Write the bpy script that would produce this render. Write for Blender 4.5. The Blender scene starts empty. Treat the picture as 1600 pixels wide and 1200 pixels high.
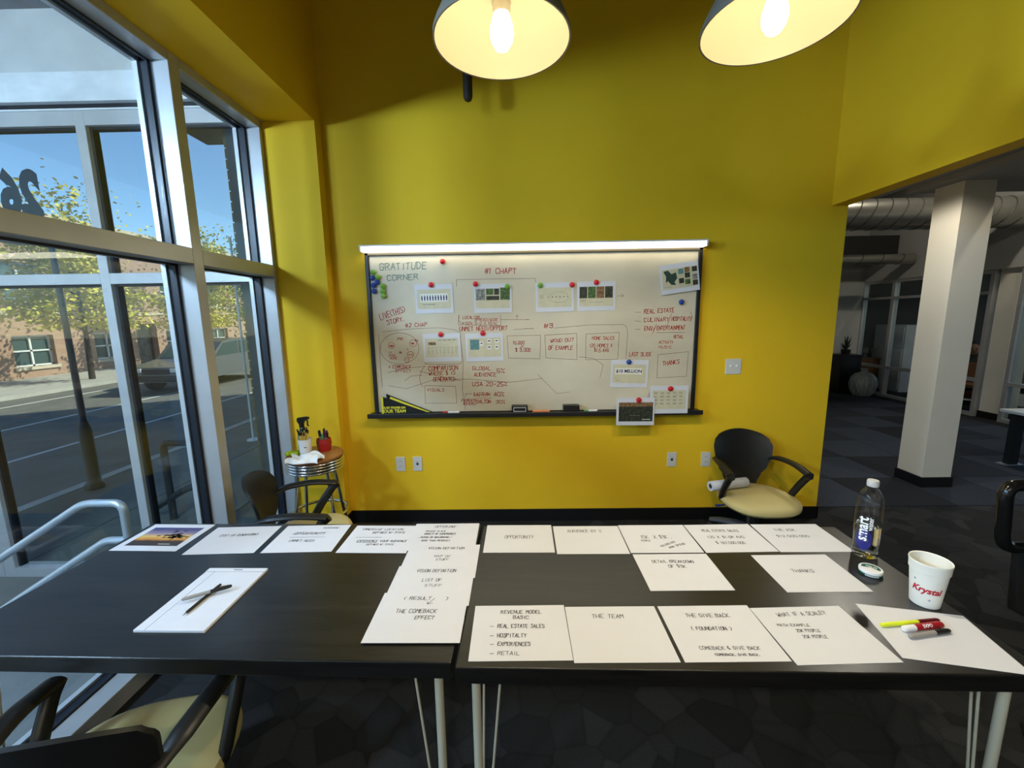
import bpy, bmesh, math, random
from mathutils import Vector, Matrix
random.seed(7)
PI = math.pi
scene = bpy.context.scene
C = scene.collection

# ---------------------------------------------------------------- camera, world, sun, exposure
TH = 0.70            # table top height
CAM_Z = 1.6034
def cam_axes(yaw, pitch, roll):
    cy, sy, cp, sp, cr, sr = math.cos(yaw), math.sin(yaw), math.cos(pitch), math.sin(pitch), math.cos(roll), math.sin(roll)
    f = Vector((sy*cp, cy*cp, -sp)); r = Vector((cy, -sy, 0)); u = r.cross(f)
    return r*cr + u*sr, u*cr - r*sr, f
cam_data = bpy.data.cameras.new('camera'); cam = bpy.data.objects.new('camera', cam_data); C.objects.link(cam)
cam_data.sensor_fit = 'HORIZONTAL'; cam_data.sensor_width = 36.0; cam_data.lens = 652.74/1600*36.0
cam_data.clip_start = 0.02; cam_data.clip_end = 400
_r, _u, _f = cam_axes(math.radians(-0.7526), math.radians(9.1062), math.radians(-0.8658))
cam.matrix_world = Matrix(((_r.x, _u.x, -_f.x, 0), (_r.y, _u.y, -_f.y, 0), (_r.z, _u.z, -_f.z, CAM_Z), (0, 0, 0, 1)))
scene.camera = cam

world = bpy.data.worlds.new('sky'); scene.world = world; world.use_nodes = True
_n = world.node_tree.nodes; _l = world.node_tree.links
for x in list(_n): _n.remove(x)
_o = _n.new('ShaderNodeOutputWorld'); _b = _n.new('ShaderNodeBackground'); _s = _n.new('ShaderNodeTexSky')
_s.sky_type = 'NISHITA'; _s.sun_disc = False; _s.sun_elevation = math.radians(40); _s.sun_rotation = math.radians(60)
_s.air_density = 1.0; _s.dust_density = 0.05; _s.ozone_density = 5.5; _s.altitude = 200
_b.inputs[1].default_value = 0.21
_l.new(_s.outputs[0], _b.inputs[0]); _l.new(_b.outputs[0], _o.inputs[0])

sun_data = bpy.data.lights.new('sun', 'SUN'); sun = bpy.data.objects.new('sun', sun_data); C.objects.link(sun)
sun_data.energy = 6.0; sun_data.angle = math.radians(0.6); sun_data.color = (1.0, 0.90, 0.74)
SUN_DIR = Vector((0.78, 0.46, 0.70)).normalized()
sun.rotation_euler = SUN_DIR.to_track_quat('Z', 'Y').to_euler(); sun.location = (10, 10, 20)

scene.view_settings.view_transform = 'Standard'; scene.view_settings.look = 'None'
scene.view_settings.gamma = 1.0; scene.view_settings.use_curve_mapping = False
scene.view_settings.exposure = 0.31
BULB = 15.0          # emission of each lamp bulb
LAMP_W = 41.0        # light each pendant throws down
GLOBE_FILL = 205.0         # emission of the unseen porch globes added as daylight fill
OFFICE_W = 75.0      # unseen ceiling lights added to fill the office
BAR = 9.0            # emission of the light bar over the board

# ---------------------------------------------------------------- materials
def srgb(r, g, b):
    f = lambda c: (c/255/12.92) if c/255 <= 0.04045 else ((c/255+0.055)/1.055)**2.4
    return (f(r), f(g), f(b), 1)
M = {}
def mat(name, col, rough=0.5, metal=0.0, spec=0.5, noise=None, bump=None, coat=0.0, trans=0.0, ior=1.45, sheen=0.0):
    """noise=(scale, amount[, stretch xyz]) mottles the colour, bump=(scale, strength) adds fine relief"""
    m = bpy.data.materials.new(name); m.use_nodes = True; nt = m.node_tree; n = nt.nodes; l = nt.links
    p = n['Principled BSDF']; p.inputs['Base Color'].default_value = col; p.inputs['Roughness'].default_value = rough
    p.inputs['Metallic'].default_value = metal; p.inputs['Specular IOR Level'].default_value = spec; p.inputs['IOR'].default_value = ior
    p.inputs['Coat Weight'].default_value = coat; p.inputs['Transmission Weight'].default_value = trans; p.inputs['Sheen Weight'].default_value = sheen
    if noise or bump:
        tc = n.new('ShaderNodeTexCoord')
    if noise:
        mp = n.new('ShaderNodeMapping'); l.new(tc.outputs['Object'], mp.inputs[0])
        if len(noise) > 2: mp.inputs['Scale'].default_value = noise[2]
        t = n.new('ShaderNodeTexNoise'); t.inputs['Scale'].default_value = noise[0]; t.inputs['Detail'].default_value = 5
        l.new(mp.outputs[0], t.inputs['Vector'])
        r = n.new('ShaderNodeValToRGB'); a = noise[1]
        r.color_ramp.elements[0].position = 0.3; r.color_ramp.elements[1].position = 0.7
        r.color_ramp.elements[0].color = tuple(c*(1-a) for c in col[:3])+(1,); r.color_ramp.elements[1].color = tuple(min(1, c*(1+a)) for c in col[:3])+(1,)
        l.new(t.outputs['Fac'], r.inputs[0]); l.new(r.outputs[0], p.inputs['Base Color'])
    if bump:
        t2 = n.new('ShaderNodeTexNoise'); t2.inputs['Scale'].default_value = bump[0]; t2.inputs['Detail'].default_value = 3
        l.new(tc.outputs['Object'], t2.inputs['Vector'])
        b = n.new('ShaderNodeBump'); b.inputs['Strength'].default_value = bump[1]; b.inputs['Distance'].default_value = 0.01
        l.new(t2.outputs['Fac'], b.inputs['Height']); l.new(b.outputs[0], p.inputs['Normal'])
    M[name] = m; return m
def emit(name, col, strength):
    m = bpy.data.materials.new(name); m.use_nodes = True; nt = m.node_tree; n = nt.nodes
    for x in list(n): n.remove(x)
    o = n.new('ShaderNodeOutputMaterial'); e = n.new('ShaderNodeEmission'); e.inputs[0].default_value = col; e.inputs[1].default_value = strength
    nt.links.new(e.outputs[0], o.inputs[0]); M[name] = m; return m
def glass(name, tint=(1, 1, 1, 1), ior=1.5, rough=0.0, gain=1.0):
    """thin pane: transparent, mirroring by Fresnel"""
    m = bpy.data.materials.new(name); m.use_nodes = True; nt = m.node_tree; n = nt.nodes; l = nt.links
    for x in list(n): n.remove(x)
    o = n.new('ShaderNodeOutputMaterial'); t = n.new('ShaderNodeBsdfTransparent'); t.inputs[0].default_value = tint
    g = n.new('ShaderNodeBsdfGlossy'); g.inputs['Roughness'].default_value = rough
    lw = n.new('ShaderNodeLayerWeight'); lw.inputs[0].default_value = 0.5
    pw = n.new('ShaderNodeMath'); pw.operation = 'POWER'; pw.inputs[1].default_value = 5.0; l.new(lw.outputs['Facing'], pw.inputs[0])
    r0 = ((ior-1)/(ior+1))**2*gain
    ma = n.new('ShaderNodeMath'); ma.operation = 'MULTIPLY_ADD'; ma.inputs[1].default_value = 0.9; ma.inputs[2].default_value = r0; l.new(pw.outputs[0], ma.inputs[0])
    x = n.new('ShaderNodeMixShader'); l.new(ma.outputs[0], x.inputs[0]); l.new(t.outputs[0], x.inputs[1]); l.new(g.outputs[0], x.inputs[2]); l.new(x.outputs[0], o.inputs[0])
    M[name] = m; return m

mat('yellow', (0.82, 0.52, 0.020, 1), 0.6, spec=0.18, noise=(3.0, 0.03), bump=(260, 0.06))
mat('ceiling_dark', (0.02, 0.019, 0.018, 1), 0.9)
mat('ceiling_grey', (0.30, 0.29, 0.27, 1), 0.9)
mat('baseboard', (0.006, 0.006, 0.007, 1), 0.45)
mat('office_wall', (0.42, 0.42, 0.40, 1), 0.8, noise=(1.5, 0.05))
mat('column_paint', (0.68, 0.64, 0.54, 1), 0.7, noise=(2.0, 0.03), bump=(150, 0.05))
mat('rear_wall', (0.55, 0.53, 0.48, 1), 0.9)
mat('aluminium', (0.44, 0.44, 0.44, 1), 0.38, metal=0.35, noise=(6, 0.06))
mat('gasket', (0.008, 0.010, 0.016, 1), 0.4)
mat('white_frame', (0.70, 0.72, 0.72, 1), 0.4)
glass('window_glass', (0.90, 0.94, 0.93, 1), 1.5, gain=0.7)
glass('porch_glass', (0.88, 0.92, 0.91, 1), 1.45)
glass('office_glass', (0.80, 0.84, 0.84, 1), 1.5)
mat('stucco', (0.42, 0.43, 0.42, 1), 0.95, noise=(4, 0.08), bump=(120, 0.25))
mat('porch_beam', (0.50, 0.52, 0.53, 1), 0.8, noise=(7, 0.10, (1, 1, 2)))
mat('porch_ceiling', (0.16, 0.16, 0.17, 1), 0.9, noise=(3, 0.3))
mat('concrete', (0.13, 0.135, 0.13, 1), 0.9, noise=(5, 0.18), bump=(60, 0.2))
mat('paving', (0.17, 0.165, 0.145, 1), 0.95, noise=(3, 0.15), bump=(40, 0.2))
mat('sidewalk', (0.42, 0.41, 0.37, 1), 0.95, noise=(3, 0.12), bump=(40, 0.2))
mat('asphalt', (0.16, 0.155, 0.135, 1), 0.95, noise=(2.0, 0.15), bump=(80, 0.3))
mat('road_paint', (0.60, 0.60, 0.56, 1), 0.8)
mat('road_yellow', (0.70, 0.55, 0.10, 1), 0.8)
mat('galvanised', (0.42, 0.46, 0.50, 1), 0.35, metal=0.55)
mat('dark_metal', (0.015, 0.017, 0.02, 1), 0.45)
mat('black_rod', (0.030, 0.022, 0.014, 1), 0.6)
mat('bark', (0.05, 0.04, 0.03, 1), 0.95, noise=(12, 0.3))
mat('leaf_yellow', (0.55, 0.48, 0.06, 1), 0.7, noise=(1.2, 0.35))
mat('leaf_green', (0.16, 0.24, 0.05, 1), 0.7, noise=(1.2, 0.4))
mat('limestone', (0.55, 0.47, 0.36, 1), 0.9, noise=(3, 0.1))
mat('dark_pane', (0.05, 0.09, 0.09, 1), 0.12, spec=0.7)
mat('car_paint', (0.16, 0.17, 0.18, 1), 0.3, metal=0.4, coat=0.4)
mat('tyre', (0.01, 0.01, 0.01, 1), 0.85)
mat('headlamp', (0.7, 0.7, 0.68, 1), 0.2)
mat('black_plastic', (0.010, 0.0098, 0.009, 1), 0.42, bump=(500, 0.05))
mat('gloss_black', (0.006, 0.006, 0.006, 1), 0.16)
mat('base_grey', (0.07, 0.08, 0.10, 1), 0.45)
mat('vinyl', (0.60, 0.50, 0.22, 1), 0.5, spec=0.4, bump=(300, 0.08))
mat('blue_plastic', (0.02, 0.04, 0.25, 1), 0.4)
mat('chrome', (0.80, 0.80, 0.78, 1), 0.10, metal=1.0)
mat('chrome_dark', (0.06, 0.06, 0.06, 1), 0.2, metal=0.8)
mat('tan_vinyl', (0.36, 0.16, 0.045, 1), 0.45, noise=(8, 0.2))
mat('leg_cream', (0.50, 0.47, 0.36, 1), 0.4, spec=0.5)
mat('paper', (0.62, 0.625, 0.66, 1), 0.75, spec=0.2, noise=(14, 0.012))
mat('paper_edge', (0.60, 0.58, 0.54, 1), 0.8)
mat('ink', (0.006, 0.006, 0.007, 1), 0.6)
mat('ink_grey', (0.20, 0.20, 0.22, 1), 0.7)
mat('board_red', (0.42, 0.020, 0.018, 1), 0.5)
mat('rule_line', (0.52, 0.55, 0.62, 1), 0.8)
mat('board_line', (0.20, 0.11, 0.085, 1), 0.5)
mat('board_green', (0.14, 0.22, 0.17, 1), 0.5)
mat('board_white', (0.60, 0.535, 0.40, 1), 0.24, spec=0.5, noise=(2.2, 0.10, (1, 1, 1.6)))
mat('board_frame', (0.012, 0.012, 0.013, 1), 0.4)
mat('bronze', (0.10, 0.085, 0.06, 1), 0.4, metal=0.5)
emit('light_bar', (1.0, 0.92, 0.70, 1), BAR)
emit('globe', (0.50, 0.70, 1.0, 1), GLOBE_FILL)
emit('bulb', (1.0, 0.80, 0.46, 1), BULB)
mat('shade_inside', (0.86, 0.80, 0.62, 1), 0.45)
mat('shade_outside', (0.22, 0.21, 0.18, 1), 0.35)
mat('porcelain', (0.75, 0.72, 0.65, 1), 0.35)
mat('magnet_red', (0.55, 0.015, 0.02, 1), 0.3)
mat('magnet_green', (0.16, 0.36, 0.04, 1), 0.3)
mat('magnet_blue', (0.02, 0.06, 0.30, 1), 0.3)
mat('slide_beige', (0.58, 0.53, 0.36, 1), 0.6, noise=(18, 0.06))
mat('slide_pale', (0.76, 0.74, 0.66, 1), 0.6)
mat('photo_dark', (0.03, 0.035, 0.022, 1), 0.5, noise=(60, 0.9))
mat('photo_green', (0.06, 0.12, 0.03, 1), 0.5, noise=(70, 0.8))
mat('photo_grey', (0.22, 0.22, 0.20, 1), 0.5, noise=(60, 0.7))
mat('photo_brown', (0.20, 0.11, 0.05, 1), 0.5, noise=(60, 0.7))
mat('map_green', (0.025, 0.06, 0.045, 1), 0.5, noise=(90, 0.5))
mat('map_teal', (0.10, 0.22, 0.22, 1), 0.5, noise=(60, 0.2))
mat('navy', (0.01, 0.02, 0.12, 1), 0.5)
mat('pennant_black', (0.008, 0.008, 0.008, 1), 0.8)
mat('pennant_yellow', (0.72, 0.66, 0.04, 1), 0.8)
mat('plate_white', (0.62, 0.61, 0.56, 1), 0.4)
mat('slot_dark', (0.02, 0.02, 0.02, 1), 0.5)
mat('white_plastic', (0.78, 0.79, 0.80, 1), 0.35)
mat('red_plastic', (0.40, 0.015, 0.015, 1), 0.35)
mat('orange_plastic', (0.80, 0.24, 0.08, 1), 0.4)
mat('green_plastic', (0.08, 0.32, 0.10, 1), 0.4)
mat('teal_plastic', (0.10, 0.42, 0.36, 1), 0.3, trans=0.3)
mat('sponge_green', (0.45, 0.62, 0.02, 1), 0.9, noise=(60, 0.35))
mat('pencil_yellow', (0.70, 0.48, 0.09, 1), 0.5)
mat('purple_plastic', (0.12, 0.01, 0.08, 1), 0.4)
mat('cloth_white', (0.78, 0.76, 0.72, 1), 0.9, bump=(40, 0.3))
mat('core_dark', (0.03, 0.028, 0.025, 1), 0.8)
mat('pen_grey', (0.30, 0.28, 0.26, 1), 0.4)
mat('highlighter', (0.68, 0.78, 0.03, 1), 0.35)
mat('dark_red', (0.10, 0.006, 0.008, 1), 0.35)
mat('marker_red', (0.33, 0.012, 0.018, 1), 0.35)
mat('foam', (0.82, 0.82, 0.76, 1), 0.7, bump=(250, 0.08))
mat('print_red', (0.50, 0.012, 0.03, 1), 0.5)
mat('print_white', (0.85, 0.87, 0.90, 1), 0.5)
mat('print_blue', (0.018, 0.02, 0.20, 1), 0.4)
mat('tin_green', (0.01, 0.11, 0.075, 1), 0.35)
mat('cap_plastic', (0.62, 0.63, 0.63, 1), 0.3, trans=0.25)
glass('bottle_plastic', (0.96, 0.97, 0.97, 1), 1.5)
mat('water', (1, 1, 1, 1), 0.0, trans=1.0, ior=1.33)
mat('desk_white', (0.70, 0.72, 0.72, 1), 0.35)
mat('duct', (0.42, 0.41, 0.36, 1), 0.28, metal=0.8, noise=(3, 0.1))
mat('duct_seam', (0.10, 0.10, 0.09, 1), 0.5, metal=0.5)
mat('cabinet_white', (0.62, 0.64, 0.64, 1), 0.5)
mat('wood_brown', (0.16, 0.07, 0.03, 1), 0.5, noise=(10, 0.3))
mat('urn_glaze', (0.30, 0.34, 0.33, 1), 0.25, noise=(9, 0.4, (6, 6, 0.3)))
mat('plant_dark', (0.015, 0.02, 0.012, 1), 0.7)
mat('skin', (0.45, 0.24, 0.16, 1), 0.6)
mat('hair_dark', (0.012, 0.009, 0.008, 1), 0.7)
mat('jacket', (0.012, 0.012, 0.018, 1), 0.8)
mat('trousers', (0.02, 0.02, 0.025, 1), 0.85)
mat('orange_fabric', (0.30, 0.10, 0.03, 1), 0.8)
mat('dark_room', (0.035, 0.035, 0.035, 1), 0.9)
mat('carpet_blue_light', (0.030, 0.040, 0.062, 1), 0.95, noise=(120, 0.35))
mat('carpet_blue_mid', (0.018, 0.024, 0.038, 1), 0.95, noise=(120, 0.35))
mat('carpet_blue_dark', (0.010, 0.013, 0.020, 1), 0.95, noise=(120, 0.35))

def carpet_material():
    m = bpy.data.materials.new('carpet'); m.use_nodes = True; nt = m.node_tree; n = nt.nodes; l = nt.links
    p = n['Principled BSDF']; p.inputs['Roughness'].default_value = 0.95; p.inputs['Specular IOR Level'].default_value = 0.15
    tc = n.new('ShaderNodeTexCoord')
    v = n.new('ShaderNodeTexVoronoi'); v.inputs['Scale'].default_value = 6.5; v.inputs['Randomness'].default_value = 1.0; l.new(tc.outputs['Object'], v.inputs['Vector'])
    v2 = n.new('ShaderNodeTexVoronoi'); v2.feature = 'DISTANCE_TO_EDGE'; v2.inputs['Scale'].default_value = 6.5; l.new(tc.outputs['Object'], v2.inputs['Vector'])
    w = n.new('ShaderNodeTexNoise'); w.inputs['Scale'].default_value = 220; l.new(tc.outputs['Object'], w.inputs['Vector'])
    r = n.new('ShaderNodeValToRGB'); r.color_ramp.elements[0].color = (0.016, 0.017, 0.018, 1); r.color_ramp.elements[1].color = (0.034, 0.036, 0.039, 1)
    s = n.new('ShaderNodeSeparateColor'); l.new(v.outputs['Color'], s.inputs[0]); l.new(s.outputs[0], r.inputs[0])
    r2 = n.new('ShaderNodeValToRGB'); r2.color_ramp.elements[0].color = (0.8, 0.8, 0.8, 1); r2.color_ramp.elements[1].color = (1, 1, 1, 1); r2.color_ramp.elements[1].position = 0.06
    l.new(v2.outputs['Distance'], r2.inputs[0])
    mx = n.new('ShaderNodeMix'); mx.data_type = 'RGBA'; mx.blend_type = 'MULTIPLY'; mx.inputs[0].default_value = 1
    l.new(r.outputs[0], mx.inputs[6]); l.new(r2.outputs[0], mx.inputs[7])
    r3 = n.new('ShaderNodeValToRGB'); r3.color_ramp.elements[0].color = (0.5, 0.5, 0.5, 1); r3.color_ramp.elements[1].color = (1.5, 1.5, 1.5, 1); l.new(w.outputs['Fac'], r3.inputs[0])
    my = n.new('ShaderNodeMix'); my.data_type = 'RGBA'; my.blend_type = 'MULTIPLY'; my.inputs[0].default_value = 1
    l.new(mx.outputs[2], my.inputs[6]); l.new(r3.outputs[0], my.inputs[7]); l.new(my.outputs[2], p.inputs['Base Color'])
    b = n.new('ShaderNodeBump'); b.inputs['Strength'].default_value = 0.3; b.inputs['Distance'].default_value = 0.004; l.new(w.outputs['Fac'], b.inputs['Height']); l.new(b.outputs[0], p.inputs['Normal'])
    M['carpet'] = m
carpet_material()
def wood_material():
    m = bpy.data.materials.new('black_oak'); m.use_nodes = True; nt = m.node_tree; n = nt.nodes; l = nt.links
    p = n['Principled BSDF']; p.inputs['Roughness'].default_value = 0.30; p.inputs['Specular IOR Level'].default_value = 0.58
    tc = n.new('ShaderNodeTexCoord'); mp = n.new('ShaderNodeMapping'); mp.inputs['Scale'].default_value = (0.9, 9, 9); l.new(tc.outputs['Object'], mp.inputs[0])
    a = n.new('ShaderNodeTexNoise'); a.inputs['Scale'].default_value = 2.2; a.inputs['Detail'].default_value = 6; a.inputs['Distortion'].default_value = 1.2; l.new(mp.outputs[0], a.inputs['Vector'])
    mp2 = n.new('ShaderNodeMapping'); mp2.inputs['Scale'].default_value = (4, 160, 160); l.new(tc.outputs['Object'], mp2.inputs[0])
    f = n.new('ShaderNodeTexNoise'); f.inputs['Scale'].default_value = 2.0; f.inputs['Detail'].default_value = 3; l.new(mp2.outputs[0], f.inputs['Vector'])
    ad = n.new('ShaderNodeMath'); ad.operation = 'ADD'; l.new(a.outputs['Fac'], ad.inputs[0]); l.new(f.outputs['Fac'], ad.inputs[1])
    hf = n.new('ShaderNodeMath'); hf.operation = 'MULTIPLY'; hf.inputs[1].default_value = 0.5; l.new(ad.outputs[0], hf.inputs[0])
    r = n.new('ShaderNodeValToRGB'); r.color_ramp.elements[0].position = 0.35; r.color_ramp.elements[1].position = 0.65
    r.color_ramp.elements[0].color = (0.003, 0.003, 0.003, 1); r.color_ramp.elements[1].color = (0.015, 0.013, 0.011, 1)
    l.new(hf.outputs[0], r.inputs[0]); l.new(r.outputs[0], p.inputs['Base Color'])
    b = n.new('ShaderNodeBump'); b.inputs['Strength'].default_value = 0.25; b.inputs['Distance'].default_value = 0.002; l.new(hf.outputs[0], b.inputs['Height']); l.new(b.outputs[0], p.inputs['Normal'])
    M['black_oak'] = m
wood_material()
def brick_material(name, c1, c2, mortar, scale, axis):
    """bricks on a wall facing x (axis 'x') : texture u = y, v = z"""
    m = bpy.data.materials.new(name); m.use_nodes = True; nt = m.node_tree; n = nt.nodes; l = nt.links
    p = n['Principled BSDF']; p.inputs['Roughness'].default_value = 0.9
    tc = n.new('ShaderNodeTexCoord'); sx = n.new('ShaderNodeSeparateXYZ'); l.new(tc.outputs['Object'], sx.inputs[0])
    cx = n.new('ShaderNodeCombineXYZ'); l.new(sx.outputs['Y' if axis == 'x' else 'X'], cx.inputs[0]); l.new(sx.outputs['Z'], cx.inputs[1])
    b = n.new('ShaderNodeTexBrick'); b.inputs['Color1'].default_value = c1; b.inputs['Color2'].default_value = c2; b.inputs['Mortar'].default_value = mortar
    b.inputs['Scale'].default_value = 1.0; b.inputs['Brick Width'].default_value = 0.21*scale; b.inputs['Row Height'].default_value = 0.075*scale; b.inputs['Mortar Size'].default_value = 0.008*scale
    l.new(cx.outputs[0], b.inputs['Vector']); l.new(b.outputs['Color'], p.inputs['Base Color'])
    M[name] = m
brick_material('brick_tan', (0.42, 0.25, 0.17, 1), (0.36, 0.20, 0.13, 1), (0.38, 0.31, 0.24, 1), 1.0, 'x')
brick_material('brick_own', (0.07, 0.055, 0.03, 1), (0.055, 0.042, 0.025, 1), (0.05, 0.045, 0.035, 1), 1.0, 'x')
mat('brick_dark', (0.075, 0.058, 0.030, 1), 0.9, noise=(6, 0.25), bump=(80, 0.3))
mat('mortar', (0.06, 0.055, 0.045, 1), 0.95)
def sunset_material():
    m = bpy.data.materials.new('sunset_print'); m.use_nodes = True; nt = m.node_tree; n = nt.nodes; l = nt.links
    p = n['Principled BSDF']; p.inputs['Roughness'].default_value = 0.5
    tc = n.new('ShaderNodeTexCoord'); s = n.new('ShaderNodeSeparateXYZ'); l.new(tc.outputs['Object'], s.inputs[0])
    mr = n.new('ShaderNodeMapRange'); mr.inputs[1].default_value = -0.075; mr.inputs[2].default_value = 0.075; l.new(s.outputs['Y'], mr.inputs[0])
    nz = n.new('ShaderNodeTexNoise'); nz.inputs['Scale'].default_value = 25; l.new(tc.outputs['Object'], nz.inputs['Vector'])
    ma = n.new('ShaderNodeMath'); ma.operation = 'MULTIPLY_ADD'; ma.inputs[1].default_value = 0.12; l.new(nz.outputs['Fac'], ma.inputs[0]); l.new(mr.outputs[0], ma.inputs[2])
    r = n.new('ShaderNodeValToRGB'); e = r.color_ramp.elements
    e[0].position = 0.0; e[0].color = (0.03, 0.025, 0.025, 1); e[1].position = 1.0; e[1].color = (0.05, 0.05, 0.16, 1)
    for pos, c in ((0.34, (0.05, 0.03, 0.02, 1)), (0.42, (0.55, 0.22, 0.03, 1)), (0.58, (0.70, 0.45, 0.12, 1)), (0.75, (0.25, 0.20, 0.28, 1))):
        k = e.new(pos); k.color = c
    l.new(ma.outputs[0], r.inputs[0]); l.new(r.outputs[0], p.inputs['Base Color']); M['sunset_print'] = m
sunset_material()

# ---------------------------------------------------------------- mesh helpers
class MB:
    def __init__(self): self.v = []; self.f = []; self.T = Matrix.Identity(4)
    def add(self, vs, fs):
        k = len(self.v); self.v += [tuple(self.T @ Vector(p)) for p in vs]; self.f += [tuple(i+k for i in f) for f in fs]; return self
    def box(self, x0, x1, y0, y1, z0, z1):
        vs = [(x, y, z) for z in (z0, z1) for y in (y0, y1) for x in (x0, x1)]
        return self.add(vs, [(0, 2, 3, 1), (4, 5, 7, 6), (0, 1, 5, 4), (2, 6, 7, 3), (0, 4, 6, 2), (1, 3, 7, 5)])
    def rbox(self, x0, x1, y0, y1, z0, z1, r=0.005, seg=2):
        bm = bmesh.new(); bmesh.ops.create_cube(bm, size=1)
        bmesh.ops.scale(bm, vec=(x1-x0, y1-y0, z1-z0), verts=bm.verts); bmesh.ops.translate(bm, vec=((x0+x1)/2, (y0+y1)/2, (z0+z1)/2), verts=bm.verts)
        bmesh.ops.bevel(bm, geom=bm.edges[:], offset=r, segments=seg, profile=0.5, affect='EDGES')
        bm.verts.index_update(); vs = [tuple(v.co) for v in bm.verts]; fs = [tuple(v.index for v in f.verts) for f in bm.faces]; bm.free()
        return self.add(vs, fs)
    def prism(self, poly, n, h):
        """poly: list of 3-D points, extruded along n*h"""
        d = Vector(n)*h; k = len(poly); a = [Vector(p) for p in poly]
        return self.add(a+[p+d for p in a], [tuple(range(k))[::-1], tuple(range(k, 2*k))]+[(i, (i+1) % k, k+(i+1) % k, k+i) for i in range(k)])
    def lathe(self, prof, seg=32, c=(0, 0, 0), cap0=True, cap1=True):
        vs = []; fs = []
        for r, z in prof:
            for i in range(seg):
                a = 2*PI*i/seg; vs.append((c[0]+r*math.cos(a), c[1]+r*math.sin(a), c[2]+z))
        for j in range(len(prof)-1):
            for i in range(seg):
                fs.append((j*seg+i, j*seg+(i+1) % seg, (j+1)*seg+(i+1) % seg, (j+1)*seg+i))
        if cap0: fs.append(tuple(range(seg))[::-1])
        if cap1: fs.append(tuple((len(prof)-1)*seg+i for i in range(seg)))
        return self.add(vs, fs)
    def tube(self, pts, r, seg=10, flat=None, up=(0, 0, 1), close=False):
        """r: radius or list; flat=(a,b) elliptical section scale across / along up"""
        P = [Vector(p) for p in pts]; n = len(P); R = r if isinstance(r, (list, tuple)) else [r]*n; fa, fb = flat or (1, 1)
        vs = []; prev = None
        for i, p in enumerate(P):
            if close: t = (P[(i+1) % n]-P[i-1])
            else: t = P[min(i+1, n-1)]-P[max(i-1, 0)]
            t.normalize(); u = Vector(up)
            if prev is not None and flat is None: u = prev
            s = t.cross(u)
            if s.length < 1e-4: s = t.cross(Vector((1, 0, 0)))
            s.normalize(); w = s.cross(t); w.normalize(); prev = w
            for k in range(seg):
                a = 2*PI*k/seg; vs.append(p+s*(math.cos(a)*R[i]*fa)+w*(math.sin(a)*R[i]*fb))
        fs = []; m = n if close else n-1
        for i in range(m):
            for k in range(seg): fs.append((i*seg+k, i*seg+(k+1) % seg, ((i+1) % n)*seg+(k+1) % seg, ((i+1) % n)*seg+k))
        if not close: fs += [tuple(range(seg))[::-1], tuple((n-1)*seg+k for k in range(seg))]
        return self.add(vs, fs)
    def grid(self, fn, nu, nv):
        vs = [fn(i/(nu-1), j/(nv-1)) for j in range(nv) for i in range(nu)]
        return self.add(vs, [(j*nu+i, j*nu+i+1, (j+1)*nu+i+1, (j+1)*nu+i) for j in range(nv-1) for i in range(nu-1)])
    def sphere(self, c, r, seg=16, rings=10, sc=(1, 1, 1)):
        prof = []
        vs = [(c[0], c[1], c[2]-r*sc[2])]; fs = []
        for j in range(1, rings):
            a = -PI/2+PI*j/rings
            for i in range(seg):
                b = 2*PI*i/seg; vs.append((c[0]+r*sc[0]*math.cos(a)*math.cos(b), c[1]+r*sc[1]*math.cos(a)*math.sin(b), c[2]+r*sc[2]*math.sin(a)))
        vs.append((c[0], c[1], c[2]+r*sc[2]))
        for i in range(seg): fs.append((0, 1+(i+1) % seg, 1+i)); fs.append((len(vs)-1, len(vs)-1-seg+i, len(vs)-1-seg+(i+1) % seg))
        for j in range(rings-2):
            for i in range(seg): fs.append((1+j*seg+i, 1+j*seg+(i+1) % seg, 1+(j+1)*seg+(i+1) % seg, 1+(j+1)*seg+i))
        return self.add(vs, fs)
    def mesh(self, name):
        me = bpy.data.meshes.new(name); me.from_pydata(self.v, [], self.f); me.update(); return me
    def build(self, name, material, parent=None, smooth=False, loc=None, bevel=None):
        me = self.mesh(name); me.materials.append(M[material])
        return put(name, me, parent, smooth, loc, bevel)
def put(name, me, parent=None, smooth=False, loc=None, bevel=None):
    if smooth:
        bm = bmesh.new(); bm.from_mesh(me)
        for e in bm.edges:
            e.smooth = not (len(e.link_faces) == 2 and e.calc_face_angle(0) > math.radians(38))
        for f in bm.faces: f.smooth = True
        bm.to_mesh(me); bm.free()
    o = bpy.data.objects.new(name, me); C.objects.link(o)
    if parent: o.parent = parent
    if loc: o.location = loc
    return o
def tag(o, label, cat, group=None):
    o['label'] = label; o['category'] = cat
    if group: o['group'] = group
    return o
def thing(name, label, cat, loc=(0, 0, 0), rz=0, group=None):
    o = bpy.data.objects.new(name, None); C.objects.link(o); o.location = loc; o.rotation_euler = (0, 0, rz); o.empty_display_size = 0.1
    return tag(o, label, cat, group)
def struct(o): o['kind'] = 'structure'; return o
def arc_pts(c, r, a0, a1, n, ax=0, ay=1):
    out = []
    for i in range(n+1):
        a = a0+(a1-a0)*i/n; p = list(c); p[ax] += r*math.cos(a); p[ay] += r*math.sin(a); out.append(tuple(p))
    return out
def round_path(pts, r, n=5):
    """polyline with its inner corners rounded"""
    P = [Vector(p) for p in pts]; out = [P[0]]
    for i in range(1, len(P)-1):
        a = (P[i-1]-P[i]); b = (P[i+1]-P[i]); ra = min(r, a.length*0.49, b.length*0.49); A = P[i]+a.normalized()*ra; B = P[i]+b.normalized()*ra
        for k in range(n+1):
            t = k/n; out.append(A*(1-t)**2+P[i]*2*t*(1-t)+B*t*t)
    out.append(P[-1]); return [tuple(p) for p in out]

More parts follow.
